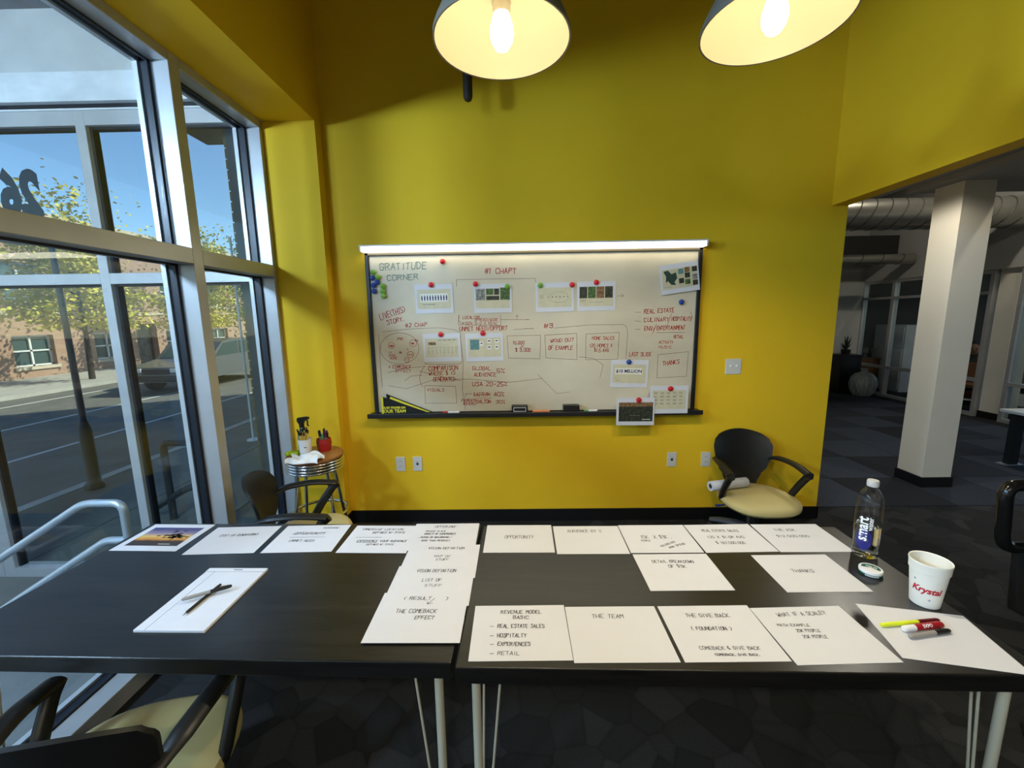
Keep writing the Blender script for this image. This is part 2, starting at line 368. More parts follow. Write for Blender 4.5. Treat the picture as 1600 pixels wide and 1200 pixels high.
# handwriting: single-stroke capitals on a 4 x 6 grid
GL = {'A': '002640,1232', 'B': '000636453413,3342413000', 'C': '4536160501103041', 'D': '00062644422000', 'E': '46060040,0333', 'F': '460600,0333', 'G': '45361605011030414323',
      'H': '0006,4046,0343', 'I': '2026', 'J': '4641301001', 'K': '0006,460340', 'L': '060040', 'M': '0006234640', 'N': '00064046', 'O': '160501103041453616', 'P': '000636453403',
      'Q': '160501103041453616,2240', 'R': '000636453403,2340', 'S': '4536160514334231301001', 'T': '0646,2620', 'U': '060110304146', 'V': '062046', 'W': '0610233046', 'X': '0640,4600',
      'Y': '062346,2320', 'Z': '06460040', '0': '160501103041453616', '1': '152620', '2': '05163645440040', '3': '051636453413344241301001', '4': '360242,3630', '5': '460603334241301001',
      '6': '360502103142331302', '7': '064610', '8': '160514344536160,14021030423414', '9': '341405163645403', '$': '453616051433423130100,2721', '%': '4600,0616150506,3141403031',
      '&': '400516262502112042', '#': '1016,3036,0242,0444', '?': '05163645342322,2120', '/': '0046', '(': '36141230', ')': '16343210', '*': '2125,0442,0244', '+': '2125,0343', '-': '0343',
      ',': '2110', '.': '2021', "'": '2625'}
GW = {'I': 2.2, ' ': 3.0, ',': 2.0, '.': 1.8, '(': 2.5, ')': 2.5, '-': 4, '1': 2.6, "'": 1.5}
def strokes_of(text):
    out = []; x = 0.0; rnd = random.Random(text)
    for ch in text:
        w = GW.get(ch, 4.0)
        if ch in GL:
            off = (4-w)/2 if ch in GW else 0
            dy = rnd.uniform(-0.35, 0.35); sl = rnd.uniform(0.0, 0.16)
            for st in GL[ch].split(','):
                pts = [(int(st[i]), int(st[i+1])) for i in range(0, len(st)-1, 2)]
                out.append([(x+px-off+sl*py+rnd.uniform(-.25, .25), py+dy+rnd.uniform(-.3, .3)) for px, py in pts])
        x += w+1.5
    return out, max(x-1.5, 1)
def ribbon(mb, pts, w, O, U, V, N):
    """flat pen line through the 2-D points pts in the plane O + u U + v V"""
    O, U, V, N = Vector(O), Vector(U), Vector(V), Vector(N)
    for a, b in zip(pts, pts[1:]):
        d = Vector((b[0]-a[0], b[1]-a[1]))
        if d.length < 1e-6: continue
        d.normalize(); q = Vector((-d.y, d.x))*w/2; e = d*w*0.35
        c = [(a[0]-e.x+q.x, a[1]-e.y+q.y), (a[0]-e.x-q.x, a[1]-e.y-q.y), (b[0]+e.x-q.x, b[1]+e.y-q.y), (b[0]+e.x+q.x, b[1]+e.y+q.y)]
        mb.add([O+U*x+V*y+N for x, y in c], [(0, 1, 2, 3)])
def write(mb, text, x0, y0, x1, y1, h, w, O, U, V, N):
    st, tw = strokes_of(text); dx, dy = x1-x0, y1-y0; L = math.hypot(dx, dy); s = L/tw; k = h/6; cx, sy = dx/L, dy/L
    for s_ in st:
        ribbon(mb, [(x0+cx*(px*s)-sy*(py*k), y0+sy*(px*s)+cx*(py*k)) for px, py in s_], w, O, U, V, N)
def text_mesh(s, size, bold=0.0, shear=0.0, sx=1.0, space=1.0):
    """built-in typeface as a flat mesh, centred on its own bounding box; returns (verts, faces, width, height)"""
    cu = bpy.data.curves.new('lettering', 'FONT'); cu.body = s; cu.size = size; cu.offset = bold; cu.shear = shear; cu.space_character = space; cu.resolution_u = 3
    ob = bpy.data.objects.new('lettering', cu); me = bpy.data.meshes.new_from_object(ob)
    vs = [tuple(v.co) for v in me.vertices]; fs = [tuple(p.vertices) for p in me.polygons]
    bpy.data.objects.remove(ob); bpy.data.curves.remove(cu); bpy.data.meshes.remove(me)
    x0 = min(v[0] for v in vs); x1 = max(v[0] for v in vs); y0 = min(v[1] for v in vs); y1 = max(v[1] for v in vs)
    return [((x-(x0+x1)/2)*sx, y-(y0+y1)/2) for x, y, z in vs], fs, (x1-x0)*sx, y1-y0
def copy_tree(o, parent=None):
    c = o.copy(); C.objects.link(c); c.parent = parent
    for ch in o.children: copy_tree(ch, c)
    return c

# ---------------------------------------------------------------- the room shell
D, XL, XW, ZS, ZC = 3.12, -1.335, -1.69, 2.92, 4.4
HX0, HX1, HZ = 2.226, 2.34, 2.343
YB0 = -3.2
floor = struct(MB().box(XW-0.02, 10.5, YB0, 9.4, -0.12, 0.0).build('floor', 'carpet'))
wall_back = struct(MB().box(XL-0.4, HX1, D, D+0.15, 0, ZC).build('wall_back', 'yellow'))
_m = MB(); _m.box(XW-0.2, XL, YB0, D, ZS, ZC); _m.box(XW-0.2, XL, 3.02, D, 0, ZS)
wall_left = struct(_m.build('wall_left', 'yellow'))
wall_right = struct(MB().box(HX0, HX1, YB0, D, HZ, ZC).build('wall_right', 'yellow'))
wall_rear = struct(MB().box(XW-0.2, 10.5, YB0-0.15, YB0, 0, ZC).build('wall_rear', 'rear_wall'))
struct(MB().box(XW-0.2, 10.5, YB0-0.15, 9.4, ZC, ZC+0.1).build('ceiling', 'ceiling_dark'))
_m = MB(); _m.box(XL, HX1+0.008, D-0.010, D, 0, 0.098); _m.box(HX1, HX1+0.008, D-0.01, D+0.15, 0, 0.098)
struct(_m.build('baseboard_back', 'baseboard'))
_m = MB(); _m.box(XL, XL+0.010, 3.02, D-0.010, 0, 0.098); _m.box(XW+0.01, XL+0.01, 3.01, 3.02, 0, 0.098)
struct(_m.build('baseboard_left', 'baseboard'))

# street-side window: mullions, transoms, black gaskets and panes
win = struct(bpy.data.objects.new('window_1', None)); C.objects.link(win); win['label'] = 'tall aluminium framed street window along the yellow room'
MY = [(2.984, 3.02), (2.25, 2.32), (0.86, 0.93), (-0.55, -0.48), (-1.95, -1.88), (-3.19, -3.12)]
GX0, GX1, OX = XW-0.09, XW-0.155, XW-0.18
for a, b in MY:
    MB().rbox(GX0, XW, a, b, 0, ZS, 0.002, 1).build('mullion', 'aluminium', win)
    MB().box(GX1, GX0, a+0.012, b-0.012, 0, ZS).build('gasket', 'gasket', win)
    MB().box(OX, GX1, a, b, 0, ZS).build('outer_mullion', 'aluminium', win)
for (a0, a1), (b0, b1) in zip(MY[1:], MY):
    ya, yb = a1, b0
    for z0, z1, nm in ((1.905, 1.985, 'transom'), (ZS-0.05, ZS, 'head_rail'), (0.0, 0.08, 'sill_rail')):
        MB().rbox(GX0, XW, ya, yb, z0, z1, 0.002, 1).build(nm, 'aluminium', win)
        MB().box(GX1, GX0, ya, yb, z0+0.012, z1-0.012).build('gasket', 'gasket', win)
        MB().box(OX, GX1, ya, yb, z0, z1).build('outer_rail', 'aluminium', win)
    for z0, z1 in ((0.07, 1.915), (1.975, ZS-0.04)):
        g = MB(); g.box(GX0-0.012, GX0, ya, ya+0.018, z0, z1); g.box(GX0-0.012, GX0, yb-0.018, yb, z0, z1); g.box(GX0-0.012, GX0, ya, yb, z0, z0+0.02); g.box(GX0-0.012, GX0, ya, yb, z1-0.02, z1)
        g.build('gasket', 'gasket', win)
        MB().box(GX0-0.030, GX0-0.026, ya-0.004, yb+0.004, z0, z1).build('pane', 'window_glass', win)

# ---------------------------------------------------------------- porch and street outside
G = -0.45
YV = 3.15
porch = struct(bpy.data.objects.new('window_2', None)); C.objects.link(porch); porch['label'] = 'porch glass screen with a number seen through the street window'
for a, b in ((-4.23, -4.14), (-3.035, -2.965), (-1.93, -1.88)):
    MB().rbox(a, b, YV-0.05, YV+0.05, G, 3.05, 0.002, 1).build('mullion', 'aluminium', porch)
    MB().box(b, b+0.02, YV-0.02, YV+0.03, G, 2.96).build('gasket', 'gasket', porch)
MB().rbox(-4.90, -4.235, YV-0.05, YV+0.05, G, 2.0, 0.004, 1).build('door_stile', 'aluminium', porch)
for a, b in ((-4.14, -3.035), (-2.965, -1.93)):
    for z0, z1, nm in ((2.955, 3.05, 'head_rail'), (1.885, 1.962, 'transom'), (G, G+0.08, 'sill_rail')):
        MB().rbox(a, b, YV-0.05, YV+0.05, z0, z1, 0.002, 1).build(nm, 'aluminium', porch)
        MB().box(a, b, YV-0.02, YV+0.03, z0-0.015, z0).build('gasket', 'gasket', porch)
    for z0, z1 in ((G+0.08, 1.885), (1.962, 2.955)):
        MB().box(a, b, YV+0.0, YV+0.006, z0, z1).build('pane', 'porch_glass', porch)
vs, fs, w, h = text_mesh('26', 0.40, bold=0.024, sx=0.72)
MB().add([(-3.575-x, YV+0.009, 2.545+y) for x, y in vs], fs).build('house_number', 'ink', porch)
_b = MB(); _b.box(-6.0, -1.88, YV-0.10, YV+0.12, 3.085, 3.265); _b.box(-6.0, -1.88, YV-0.055, YV+0.06, 3.05, 3.062)
struct(_b.build('trim_1', 'porch_beam'))
struct(MB().box(-6.0, -1.88, YV-0.06, YV+0.1, 3.065, 3.085).build('trim_2', 'gasket'))
struct(MB().box(-6.0, -1.88, YV+0.02, YV+0.1, 3.265, 3.72).build('wall_porch', 'stucco'))
struct(MB().box(-6.0, -1.88, YB0, YV+0.1, 3.72, 3.80).build('ceiling_porch', 'porch_ceiling'))
tag(MB().box(-3.93, -3.895, YV+0.005, YV+0.02, 3.27, 3.72).build('conduit', 'white_frame'), 'thin white conduit running down the porch stucco', 'conduit')

# landing and steps under the window
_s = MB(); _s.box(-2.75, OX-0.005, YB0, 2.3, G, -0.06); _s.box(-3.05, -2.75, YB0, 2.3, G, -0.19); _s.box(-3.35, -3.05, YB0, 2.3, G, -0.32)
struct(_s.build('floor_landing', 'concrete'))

# handrail on the steps
hr = thing('handrail', 'grey galvanised pipe handrail sloping outside the left window', 'handrail', (-2.3, 1.95, -0.06))
def hp(x, z): return (x+2.3, 0.0, z+0.06)
up = round_path([hp(-3.35, -0.02+0.02), hp(-2.184, 0.713), hp(-1.985, 0.713), hp(-1.985, -0.06)], 0.05, 6)
MB().tube(up, 0.019, 12).build('top_rail', 'galvanised', hr, True)
MB().tube(round_path([hp(-3.40, -0.30), hp(-2.10, 0.512), hp(-1.985, 0.512)], 0.03, 4), 0.019, 12).build('mid_rail', 'galvanised', hr, True)
for x, z0, z1 in ((-3.2, -0.32, 0.08),):
    MB().tube([hp(x, z0), hp(x, z1)], 0.019, 12).build('post', 'galvanised', hr, True)
dr = thing('pipe_loop', 'bent dark pipe rack on the pavement outside', 'loop', (-3.2, 4.1, G))  # dark loop outline past the porch glass, modelled as bent pipe
MB().tube(round_path([(-0.45, 0, 0), (-0.45, 0, 0.83), (0.05, 0, 0.83), (0.05, 0, 0.45), (-0.30, 0, 0.32), (-0.75, 0, 0.05)], 0.06, 5), 0.035, 10).build('hoop', 'dark_metal', dr, True)
MB().tube([(-0.16, 0, 0), (-0.16, 0, 0.38)], 0.03, 10).build('leg', 'dark_metal', dr, True)

# ground: pavement of slabs, road, far pavement
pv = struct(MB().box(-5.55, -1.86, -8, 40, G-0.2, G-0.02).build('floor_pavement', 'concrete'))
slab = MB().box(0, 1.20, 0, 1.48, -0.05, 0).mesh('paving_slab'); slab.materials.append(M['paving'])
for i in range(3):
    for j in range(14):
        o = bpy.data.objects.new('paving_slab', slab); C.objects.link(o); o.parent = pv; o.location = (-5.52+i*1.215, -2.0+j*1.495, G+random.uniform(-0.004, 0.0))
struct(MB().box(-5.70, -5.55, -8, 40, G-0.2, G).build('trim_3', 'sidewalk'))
road = struct(MB().box(-14.8, -5.70, -8, 60, G-0.3, G-0.12).build('floor_road', 'asphalt'))
for x, w in ((-8.15, 0.045), (-10.7, 0.05), (-13.6, 0.05)):
    MB().box(x-w, x+w, 2, 45, G-0.12, G-0.116).build('lane_line', 'road_paint', road)
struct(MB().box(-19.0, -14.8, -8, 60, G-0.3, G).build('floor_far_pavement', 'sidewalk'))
struct(MB().box(-90, 90, -60, 140, G-0.6, G-0.31).build('floor_ground', 'asphalt'))

# our own building beyond the porch: brick corner and overhang, and the upper storeys that shade the street
bw = struct(MB().box(-2.13, -1.9, 3.30, 16, G, 4.5).build('wall_brick', 'mortar'))
brick = MB().box(-0.012, 0.05, 0.005, 0.205, 0.004, 0.068).mesh('brick'); brick.materials.append(M['brick_dark'])
half = MB().box(-0.012, 0.05, 0.005, 0.098, 0.004, 0.068).mesh('brick'); half.materials.append(M['brick_dark'])
for r in range(48):
    y = 3.295; z = G+0.02+r*0.075
    for k in range(6):
        me = half if (k == 0 and r % 2) else brick
        o = bpy.data.objects.new('brick', me); C.objects.link(o); o.parent = bw; o.location = (-2.13+random.uniform(-.002, .002), y, z)
        y += 0.103 if me is half else 0.21
struct(MB().box(-2.145, -2.125, 4.6, 16, G, 4.5).build('wall_brick_far', 'brick_own'))
struct(MB().box(-2.95, -2.10, 3.27, 4.3, 3.28, 3.70).build('trim_4', 'brick_dark'))
struct(MB().box(-1.95, 11.5, -8, 16, 4.5, 10.6).build('wall_upper', 'brick_own'))

# building across the street
def cells(mb, x0, x1, y0, y1, z0, z1, holes):
    """wall box x0..x1 with rectangular openings (ya, yb, za, zb)"""
    ys = sorted({y0, y1, *[h[0] for h in holes], *[h[1] for h in holes]}); zs = sorted({z0, z1, *[h[2] for h in holes], *[h[3] for h in holes]})
    for a, b in zip(ys, ys[1:]):
        run = None
        for c, d in zip(zs, zs[1:]):
            inside = any(h[0] <= a and b <= h[1] and h[2] <= c and d <= h[3] for h in holes)
            if inside:
                if run: mb.box(x0, x1, a, b, run[0], run[1]); run = None
            else: run = (run[0], d) if run else (c, d)
        if run: mb.box(x0, x1, a, b, run[0], run[1])
    return mb
bd = thing('brick_building', 'tan brick building with square windows across the street', 'building', (-18.9, 20, G))
cols = [9.6, 12.9, 16.2, 19.3, 23.2, 26.6, 30.2, 34, 38]
holes = [(y-0.72, y+0.72, za, zb) for y in cols for za, zb in ((-0.02, 1.18), (2.50, 3.95))]+[(20.7, 21.9, G, 1.55)]
wm = cells(MB(), -19.3, -18.9, 4, 46, G, 5.75, holes); wm.v = [(x+18.9, y-20, z-G) for x, y, z in wm.v]; wm.build('wall', 'brick_tan', bd)
def bl(mb): mb.v = [(x+18.9, y-20, z-G) for x, y, z in mb.v]; return mb
bl(MB().box(-19.25, -18.82, 4, 46, 5.75, 6.0)).build('cornice', 'limestone', bd)
bl(MB().box(-18.9, -18.87, 4, 46, 1.95, 2.10)).build('band_course', 'limestone', bd)
for ya, yb, za, zb in holes[:-1]:
    f = MB(); xa, xb = -19.16, -19.06; t = 0.06
    f.box(xa, xb, ya, yb, za, za+t); f.box(xa, xb, ya, yb, zb-t, zb); f.box(xa, xb, ya, ya+t, za, zb); f.box(xa, xb, yb-t, yb, za, zb)
    f.box(xa, xb, (ya+yb)/2-0.035, (ya+yb)/2+0.035, za, zb); f.box(xa, xb, ya, yb, (za+zb)/2-0.03, (za+zb)/2+0.03)
    fo = bl(f).build('window', 'white_frame', bd)
    for p in range(2):
        for q in range(2):
            bl(MB().box(-19.14, -19.12, ya+(yb-ya)*p/2+0.02, ya+(yb-ya)*(p+1)/2-0.02, za+(zb-za)*q/2+0.02, za+(zb-za)*(q+1)/2-0.02)).build('pane', 'dark_pane', fo)
    bl(MB().box(-18.96, -18.82, ya-0.08, yb+0.08, za-0.12, za)).build('window_sill', 'limestone', bd)
bl(MB().box(-19.28, -19.2, 20.7, 21.9, G, 1.55)).build('door', 'dark_metal', bd)

# trees
def tree(name, label, base, height, crown, nleaf, leafmat, spread, seed):
    rnd = random.Random(seed); t = thing(name, label, 'tree', base, 0)
    tr = MB(); top = (rnd.uniform(-.1, .1), rnd.uniform(-.2, .2), height*0.85)
    tr.tube([(0, 0, 0), (0.03, 0.02, height*0.25), (-0.03, 0.04, height*0.5), top], [0.10, 0.075, 0.055, 0.02], 8)
    tips = []
    for k in range(16):
        a = rnd.uniform(0, 2*PI); z0 = height*rnd.uniform(0.22, 0.75); L = spread*rnd.uniform(0.6, 1.05)*(1.15-abs(z0/height-0.45))
        p1 = (math.cos(a)*L*0.5, math.sin(a)*L*0.5, z0+L*0.28); p2 = (math.cos(a)*L, math.sin(a)*L, z0+L*0.42)
        tr.tube([(0, 0, z0), p1, p2], [0.035, 0.02, 0.006], 6); tips += [p1, p2, tuple((Vector(p1)+Vector(p2))/2)]
    tr.build('trunk', 'bark', t, True)
    lf = MB()
    for k in range(nleaf):
        c = Vector(rnd.choice(tips)) if rnd.random() < 0.8 else Vector((rnd.gauss(0, spread*.4), rnd.gauss(0, spread*.4), height*rnd.uniform(*crown)))
        c += Vector((rnd.gauss(0, .38), rnd.gauss(0, .38), rnd.gauss(0, .22)))
        if c.z < height*crown[0]: c.z = height*crown[0]+rnd.random()*0.3
        d = Vector((rnd.gauss(0, 1), rnd.gauss(0, 1), rnd.gauss(0, .5))).normalized(); e = d.cross(Vector((rnd.gauss(0, 1), rnd.gauss(0, 1), rnd.gauss(0, 1)))).normalized(); s = rnd.uniform(.06, .11)
        lf.add([c-d*s, c+e*s*.6, c+d*s, c-e*s*.6], [(0, 1, 2, 3)])
    f = lf.build('foliage', leafmat, t); f['kind'] = 'stuff'
    return t
tree('street_tree', 'yellow leafed street tree before the brick building', (-15.9, 15.3, G), 7.2, (0.25, 0.95), 7000, 'leaf_yellow', 1.6, 3)
tree('street_tree', 'yellowing street tree right of the recessed doorway', (-16.0, 21.2, G), 7.0, (0.25, 0.95), 6500, 'leaf_yellow', 1.5, 5)
tree('street_tree', 'green street tree seen nearest the brick corner', (-15.9, 25.8, G), 7.4, (0.16, 0.95), 6500, 'leaf_green', 1.3, 8)
tree('street_tree', 'yellow street tree at the left edge of the window', (-16.3, 10.4, G), 7.0, (0.28, 0.95), 5000, 'leaf_yellow', 1.7, 11)

# street lamp post and slim sign post
sl = thing('street_lamp', 'dark street lamp post on the near kerb', 'street lamp', (-5.35, 4.95, G))
MB().lathe([(0.10, 0), (0.10, 0.05), (0.072, 0.09), (0.066, 0.75), (0.048, 0.85), (0.036, 0.88), (0.028, 2.95), (0.028, 3.0)], 20).build('pole', 'dark_metal', sl, True)
MB().tube([(0, 0, 2.92), (0, 0, 3.06), (-0.12, 0, 3.12), (-0.30, 0, 3.10)], 0.022, 8).build('arm', 'dark_metal', sl, True)
MB().lathe([(0.05, 0.14), (0.10, 0.10), (0.17, 0.02), (0.16, 0.0)], 20, (-0.36, 0, 2.98)).build('lamp_head', 'dark_metal', sl, True)
sp = thing('sign_post', 'slim white post on the pavement by the brick corner', 'post', (-4.62, 7.0, G))
MB().tube([(0, 0, 0), (0, 0, 3.4)], 0.018, 8).build('pole', 'white_frame', sp, True)
MB().lathe([(0.10, 0), (0.10, 0.02), (0.03, 0.03)], 14).build('base', 'white_frame', sp, True)

# car parked in the road
car = thing('car', 'grey car standing on the road beyond the porch', 'car', (-11.0, 14.8, G-0.12), 0)
prof = [(-2.3, 0.35), (-2.32, 0.62), (-2.2, 0.80), (-1.2, 0.98), (-0.55, 1.50), (0.0, 1.58), (1.2, 1.56), (1.9, 1.12), (2.25, 1.02), (2.32, 0.60), (2.28, 0.35)]
MB().prism([(-0.9, y, z) for y, z in prof], (1, 0, 0), 1.8).build('body', 'car_paint', car)
for s in (-1, 1):
    x = 0.9*s
    MB().prism([(x, -0.95, 1.03), (x, -0.50, 1.44), (x, 0.22, 1.50), (x, 0.22, 1.05)], (s, 0, 0), 0.012).build('side_window', 'dark_pane', car)
    MB().prism([(x, 0.30, 1.05), (x, 0.30, 1.50), (x, 1.15, 1.48), (x, 1.65, 1.10)], (s, 0, 0), 0.012).build('side_window', 'dark_pane', car)
    for y in (-1.45, 1.5):
        w = MB(); w.T = Matrix.Translation((0.80*s, y, 0.33)) @ Matrix.Rotation(PI/2, 4, 'Y'); w.lathe([(0.30, -0.13), (0.33, -0.10), (0.33, 0.10), (0.30, 0.13)], 20); wo = w.build('wheel', 'tyre', car, True)
        w = MB(); w.T = Matrix.Translation((0.935*s, y, 0.33)) @ Matrix.Rotation(PI/2, 4, 'Y'); w.lathe([(0.19, -0.01), (0.19, 0.01)], 16); w.build('hub_cap', 'galvanised', wo)
    MB().rbox(0.45*s if s > 0 else -0.82, 0.82 if s > 0 else -0.45, -2.335, -2.27, 0.66, 0.78, 0.01, 1).build('headlamp', 'headlamp', car)
MB().prism([(-0.78, -1.17, 1.00), (0.78, -1.17, 1.00), (0.68, -0.60, 1.47), (-0.68, -0.60, 1.47)], (0, -0.6, 0.55), 0.02).build('windscreen', 'dark_pane', car)
MB().rbox(-0.88, 0.88, -2.37, -2.29, 0.38, 0.56, 0.02, 1).build('bumper', 'black_plastic', car)
MB().rbox(-0.42, 0.42, -2.345, -2.30, 0.60, 0.76, 0.01, 1).build('grille', 'gasket', car)

# ---------------------------------------------------------------- office beyond the opening
tile = MB().box(0.003, 0.607, 0.003, 0.607, 0.0, 0.006).mesh('carpet_tile')
tms = []
for nm in ('carpet_blue_light', 'carpet_blue_mid', 'carpet_blue_dark'):
    me = tile.copy(); me.materials.append(M[nm]); tms.append(me)
bpy.data.meshes.remove(tile)
for i in range(8):
    for j in range(9):
        x, y = 2.42+i*0.61, 3.30+j*0.61
        if x+0.6 > 6.93: continue
        o = bpy.data.objects.new('carpet_tile', tms[(i*2+j) % 3 if random.random() < 0.75 else random.randrange(3)]); C.objects.link(o); o.parent = floor; o.location = (x, y, 0.0)
struct(MB().box(2.0, 7.0, 8.62, 8.75, 0, 4.4).build('wall_office', 'office_wall'))
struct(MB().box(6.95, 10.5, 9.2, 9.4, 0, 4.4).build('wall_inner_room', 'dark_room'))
struct(MB().box(2.0, 2.12, D+0.15, 8.62, 0, 4.4).build('wall_office_left', 'office_wall'))
_w = cells(MB(), 10.35, 10.5, YB0, 9.2, 0, 4.4, [(8.0, 9.1, 0.55, 2.7), (6.2, 7.7, 0.55, 2.7), (4.2, 5.7, 0.55, 2.7), (2.2, 3.7, 0.55, 2.7), (0.2, 1.7, 0.55, 2.7), (-1.8, -0.3, 0.55, 2.7)])
struct(_w.build('wall_far', 'office_wall'))
for k, (a, b) in enumerate(((8.0, 9.1), (6.2, 7.7), (4.2, 5.7), (2.2, 3.7), (0.2, 1.7), (-1.8, -0.3))):
    w_ = struct(bpy.data.objects.new('window_%d' % (k+4), None)); C.objects.link(w_); f = MB(); t = 0.05
    f.box(10.36, 10.46, a, a+t, .55, 2.7); f.box(10.36, 10.46, b-t, b, .55, 2.7); f.box(10.36, 10.46, a, b, .55, .6); f.box(10.36, 10.46, a, b, 2.65, 2.7); f.box(10.36, 10.46, a, b, 1.85, 1.9); f.box(10.36, 10.46, (a+b)/2-.02, (a+b)/2+.02, .55, 2.7)
    f.build('window_frame', 'white_frame', w_); MB().box(10.40, 10.406, a+t, b-t, .6, 2.65).build('pane', 'office_glass', w_)
# glass partition
pt = struct(bpy.data.objects.new('window_3', None)); C.objects.link(pt); pt['label'] = 'grey framed glass partition along the office'
PX = 6.95
PYS = [(8.60, 8.65), (7.92, 7.98), (7.12, 7.17), (6.31, 6.36)]
PYS2 = [(5.93, 5.98), (5.0, 5.05), (4.0, 4.05)]
def partition(ys):
    for a, b in ys: MB().box(PX, PX+0.09, a, b, 0, 2.18).build('mullion', 'aluminium', pt)
    for (a0, a1), (b0, b1) in zip(ys[1:], ys):
        for z0, z1, nm in ((0, 0.05, 'sill_rail'), (0.53, 0.58, 'transom'), (1.83, 1.875, 'transom'), (2.13, 2.18, 'head_rail')):
            MB().box(PX, PX+0.09, a1, b0, z0, z1).build(nm, 'aluminium', pt)
        for z0, z1 in ((0.05, 0.53), (0.58, 1.83), (1.875, 2.13)):
            MB().box(PX+0.04, PX+0.046, a1, b0, z0, z1).build('pane', 'office_glass', pt)
partition(PYS); partition(PYS2)
struct(MB().box(PX-0.01, PX+0.12, 3.9, 8.65, 2.18, 4.4).build('wall_partition', 'office_wall'))
# columns
for (x0, x1, y0, y1, zt), lab in (((3.69, 3.95, 3.68, 3.93, 2.655), 'near square beige column beside the yellow wall'), ((7.0, 7.27, 6.03, 6.28, 4.4), 'far square beige column against the glass partition')):
    c = thing('column', lab, 'column', ((x0+x1)/2, (y0+y1)/2, 0)); w, d = (x1-x0)/2, (y1-y0)/2
    MB().box(-w, w, -d, d, 0.0, zt).build('shaft', 'column_paint', c)
    MB().box(-w-.012, w+.012, -d-.012, d+.012, 0.0, 0.10).build('base', 'baseboard', c)
# dropped beams over the near column
_b = MB(); _b.box(3.55, 7.0, 3.60, 4.05, 2.655, 2.90); _b.box(3.55, 4.05, YB0, 3.60, 2.655, 2.90)
struct(_b.build('ceiling_beam', 'ceiling_grey'))
struct(MB().box(2.34, 3.55, YB0, 4.35, 2.70, 2.90).build('ceiling_soffit', 'ceiling_grey'))
# round ducts under the dark ceiling
def duct(y, z, r, x0, x1, label, step):
    d = thing('air_duct', label, 'duct', ((x0+x1)/2, y, z)); L = (x1-x0)/2
    m = MB(); m.T = Matrix.Rotation(PI/2, 4, 'Y'); m.lathe([(r, -L), (r, L)], 32); m.build('pipe', 'duct', d, True)
    n = int((x1-x0)/step)
    for k in range(n):
        m = MB(); xx = -L+(k+0.5)*step; sl = 0.10*r/0.2
        m.tube([(xx+sl*math.cos(a), (r+0.002)*math.sin(a), (r+0.002)*math.cos(a)) for a in [2*PI*i/24 for i in range(24)]], 0.007, 5, close=True)
        m.build('seam', 'duct_seam', d)
duct(6.0, 2.90, 0.20, 3.0, 6.92, 'large round spiral duct under the dark office ceiling', 0.20)
duct(7.6, 2.50, 0.085, 3.0, 6.9, 'small round duct behind the large duct', 0.35)
struct(MB().box(3.0, 6.9, 7.9, 8.1, 2.62, 2.95).build('trim_5', 'ceiling_dark'))
# pedestal with plant
pd = thing('pedestal', 'black pedestal by the grey office wall', 'pedestal', (6.54, 8.38, 0))
MB().rbox(-0.20, 0.20, -0.17, 0.17, 0, 0.74, 0.006).build('body', 'baseboard', pd); MB().rbox(-0.22, 0.22, -0.19, 0.19, 0.74, 0.775, 0.005).build('top', 'baseboard', pd)
pl = thing('potted_plant', 'small spiky plant in a dark pot on the pedestal', 'plant', (6.54, 8.38, 0.775))
MB().lathe([(0.07, 0), (0.085, 0.09), (0.078, 0.09), (0.07, 0.07)], 16).build('pot', 'baseboard', pl, True)
rn = random.Random(4)
for k in range(13):
    a = k*2.4; r = rn.uniform(.05, .13); z = rn.uniform(.18, .38); m = MB()
    m.tube([(0, 0, 0.07), (math.cos(a)*r*.5, math.sin(a)*r*.5, z*.65), (math.cos(a)*r, math.sin(a)*r, z)], [0.008, 0.016, 0.003], 6, flat=(1, .3)); m.build('leaf', 'plant_dark', pl)
# urn
ur = thing('floor_urn', 'big round silver grey urn on the office floor', 'urn', (6.62, 7.98, 0))
MB().lathe([(0.08, 0), (0.13, 0.02), (0.19, 0.12), (0.215, 0.24), (0.19, 0.36), (0.12, 0.44), (0.055, 0.475), (0.045, 0.50), (0.065, 0.53), (0.055, 0.53), (0.038, 0.50)], 32).build('body', 'urn_glaze', ur, True)
for k in range(14):
    a = 2*PI*k/14; m = MB(); m.tube([(r*math.cos(a), r*math.sin(a), z) for r, z in ((0.13, .02), (0.192, .12), (0.217, .24), (0.192, .36), (0.122, .44))], 0.008, 5); m.build('rib', 'urn_glaze', ur, True)
# things in the glazed room
cb = thing('cabinet', 'tall white cabinet in the glazed room', 'cabinet', (7.85, 8.65, 0)); MB().rbox(-0.25, 0.25, -0.35, 0.35, 0, 1.33, 0.006).build('body', 'cabinet_white', cb)
for k in range(3): MB().rbox(-0.27, -0.25, -0.33, 0.33, 0.05+k*0.42, 0.45+k*0.42, 0.004).build('drawer', 'cabinet_white', cb)
cr = thing('credenza', 'brown wooden credenza behind the urn', 'cabinet', (7.42, 8.95, 0)); MB().rbox(-0.34, 0.14, -0.2, 0.2, 0, 0.62, 0.006).build('body', 'wood_brown', cr); MB().rbox(-0.35, 0.15, -0.21, 0.21, 0.62, 0.645, 0.004).build('top', 'wood_brown', cr)
for k in range(6):
    g = MB(); g.lathe([(0.03, 0), (0.03, 0.008), (0.007, 0.02), (0.007, 0.09), (0.03, 0.13), (0.036, 0.20), (0.030, 0.205)], 14)
    tag(g.build('goblet', 'chrome', None, True, (7.15+k*0.075, 8.84+0.05*(k % 2), 0.646)), 'silver goblet in the row on the brown credenza', 'goblet', 'goblets on the credenza')
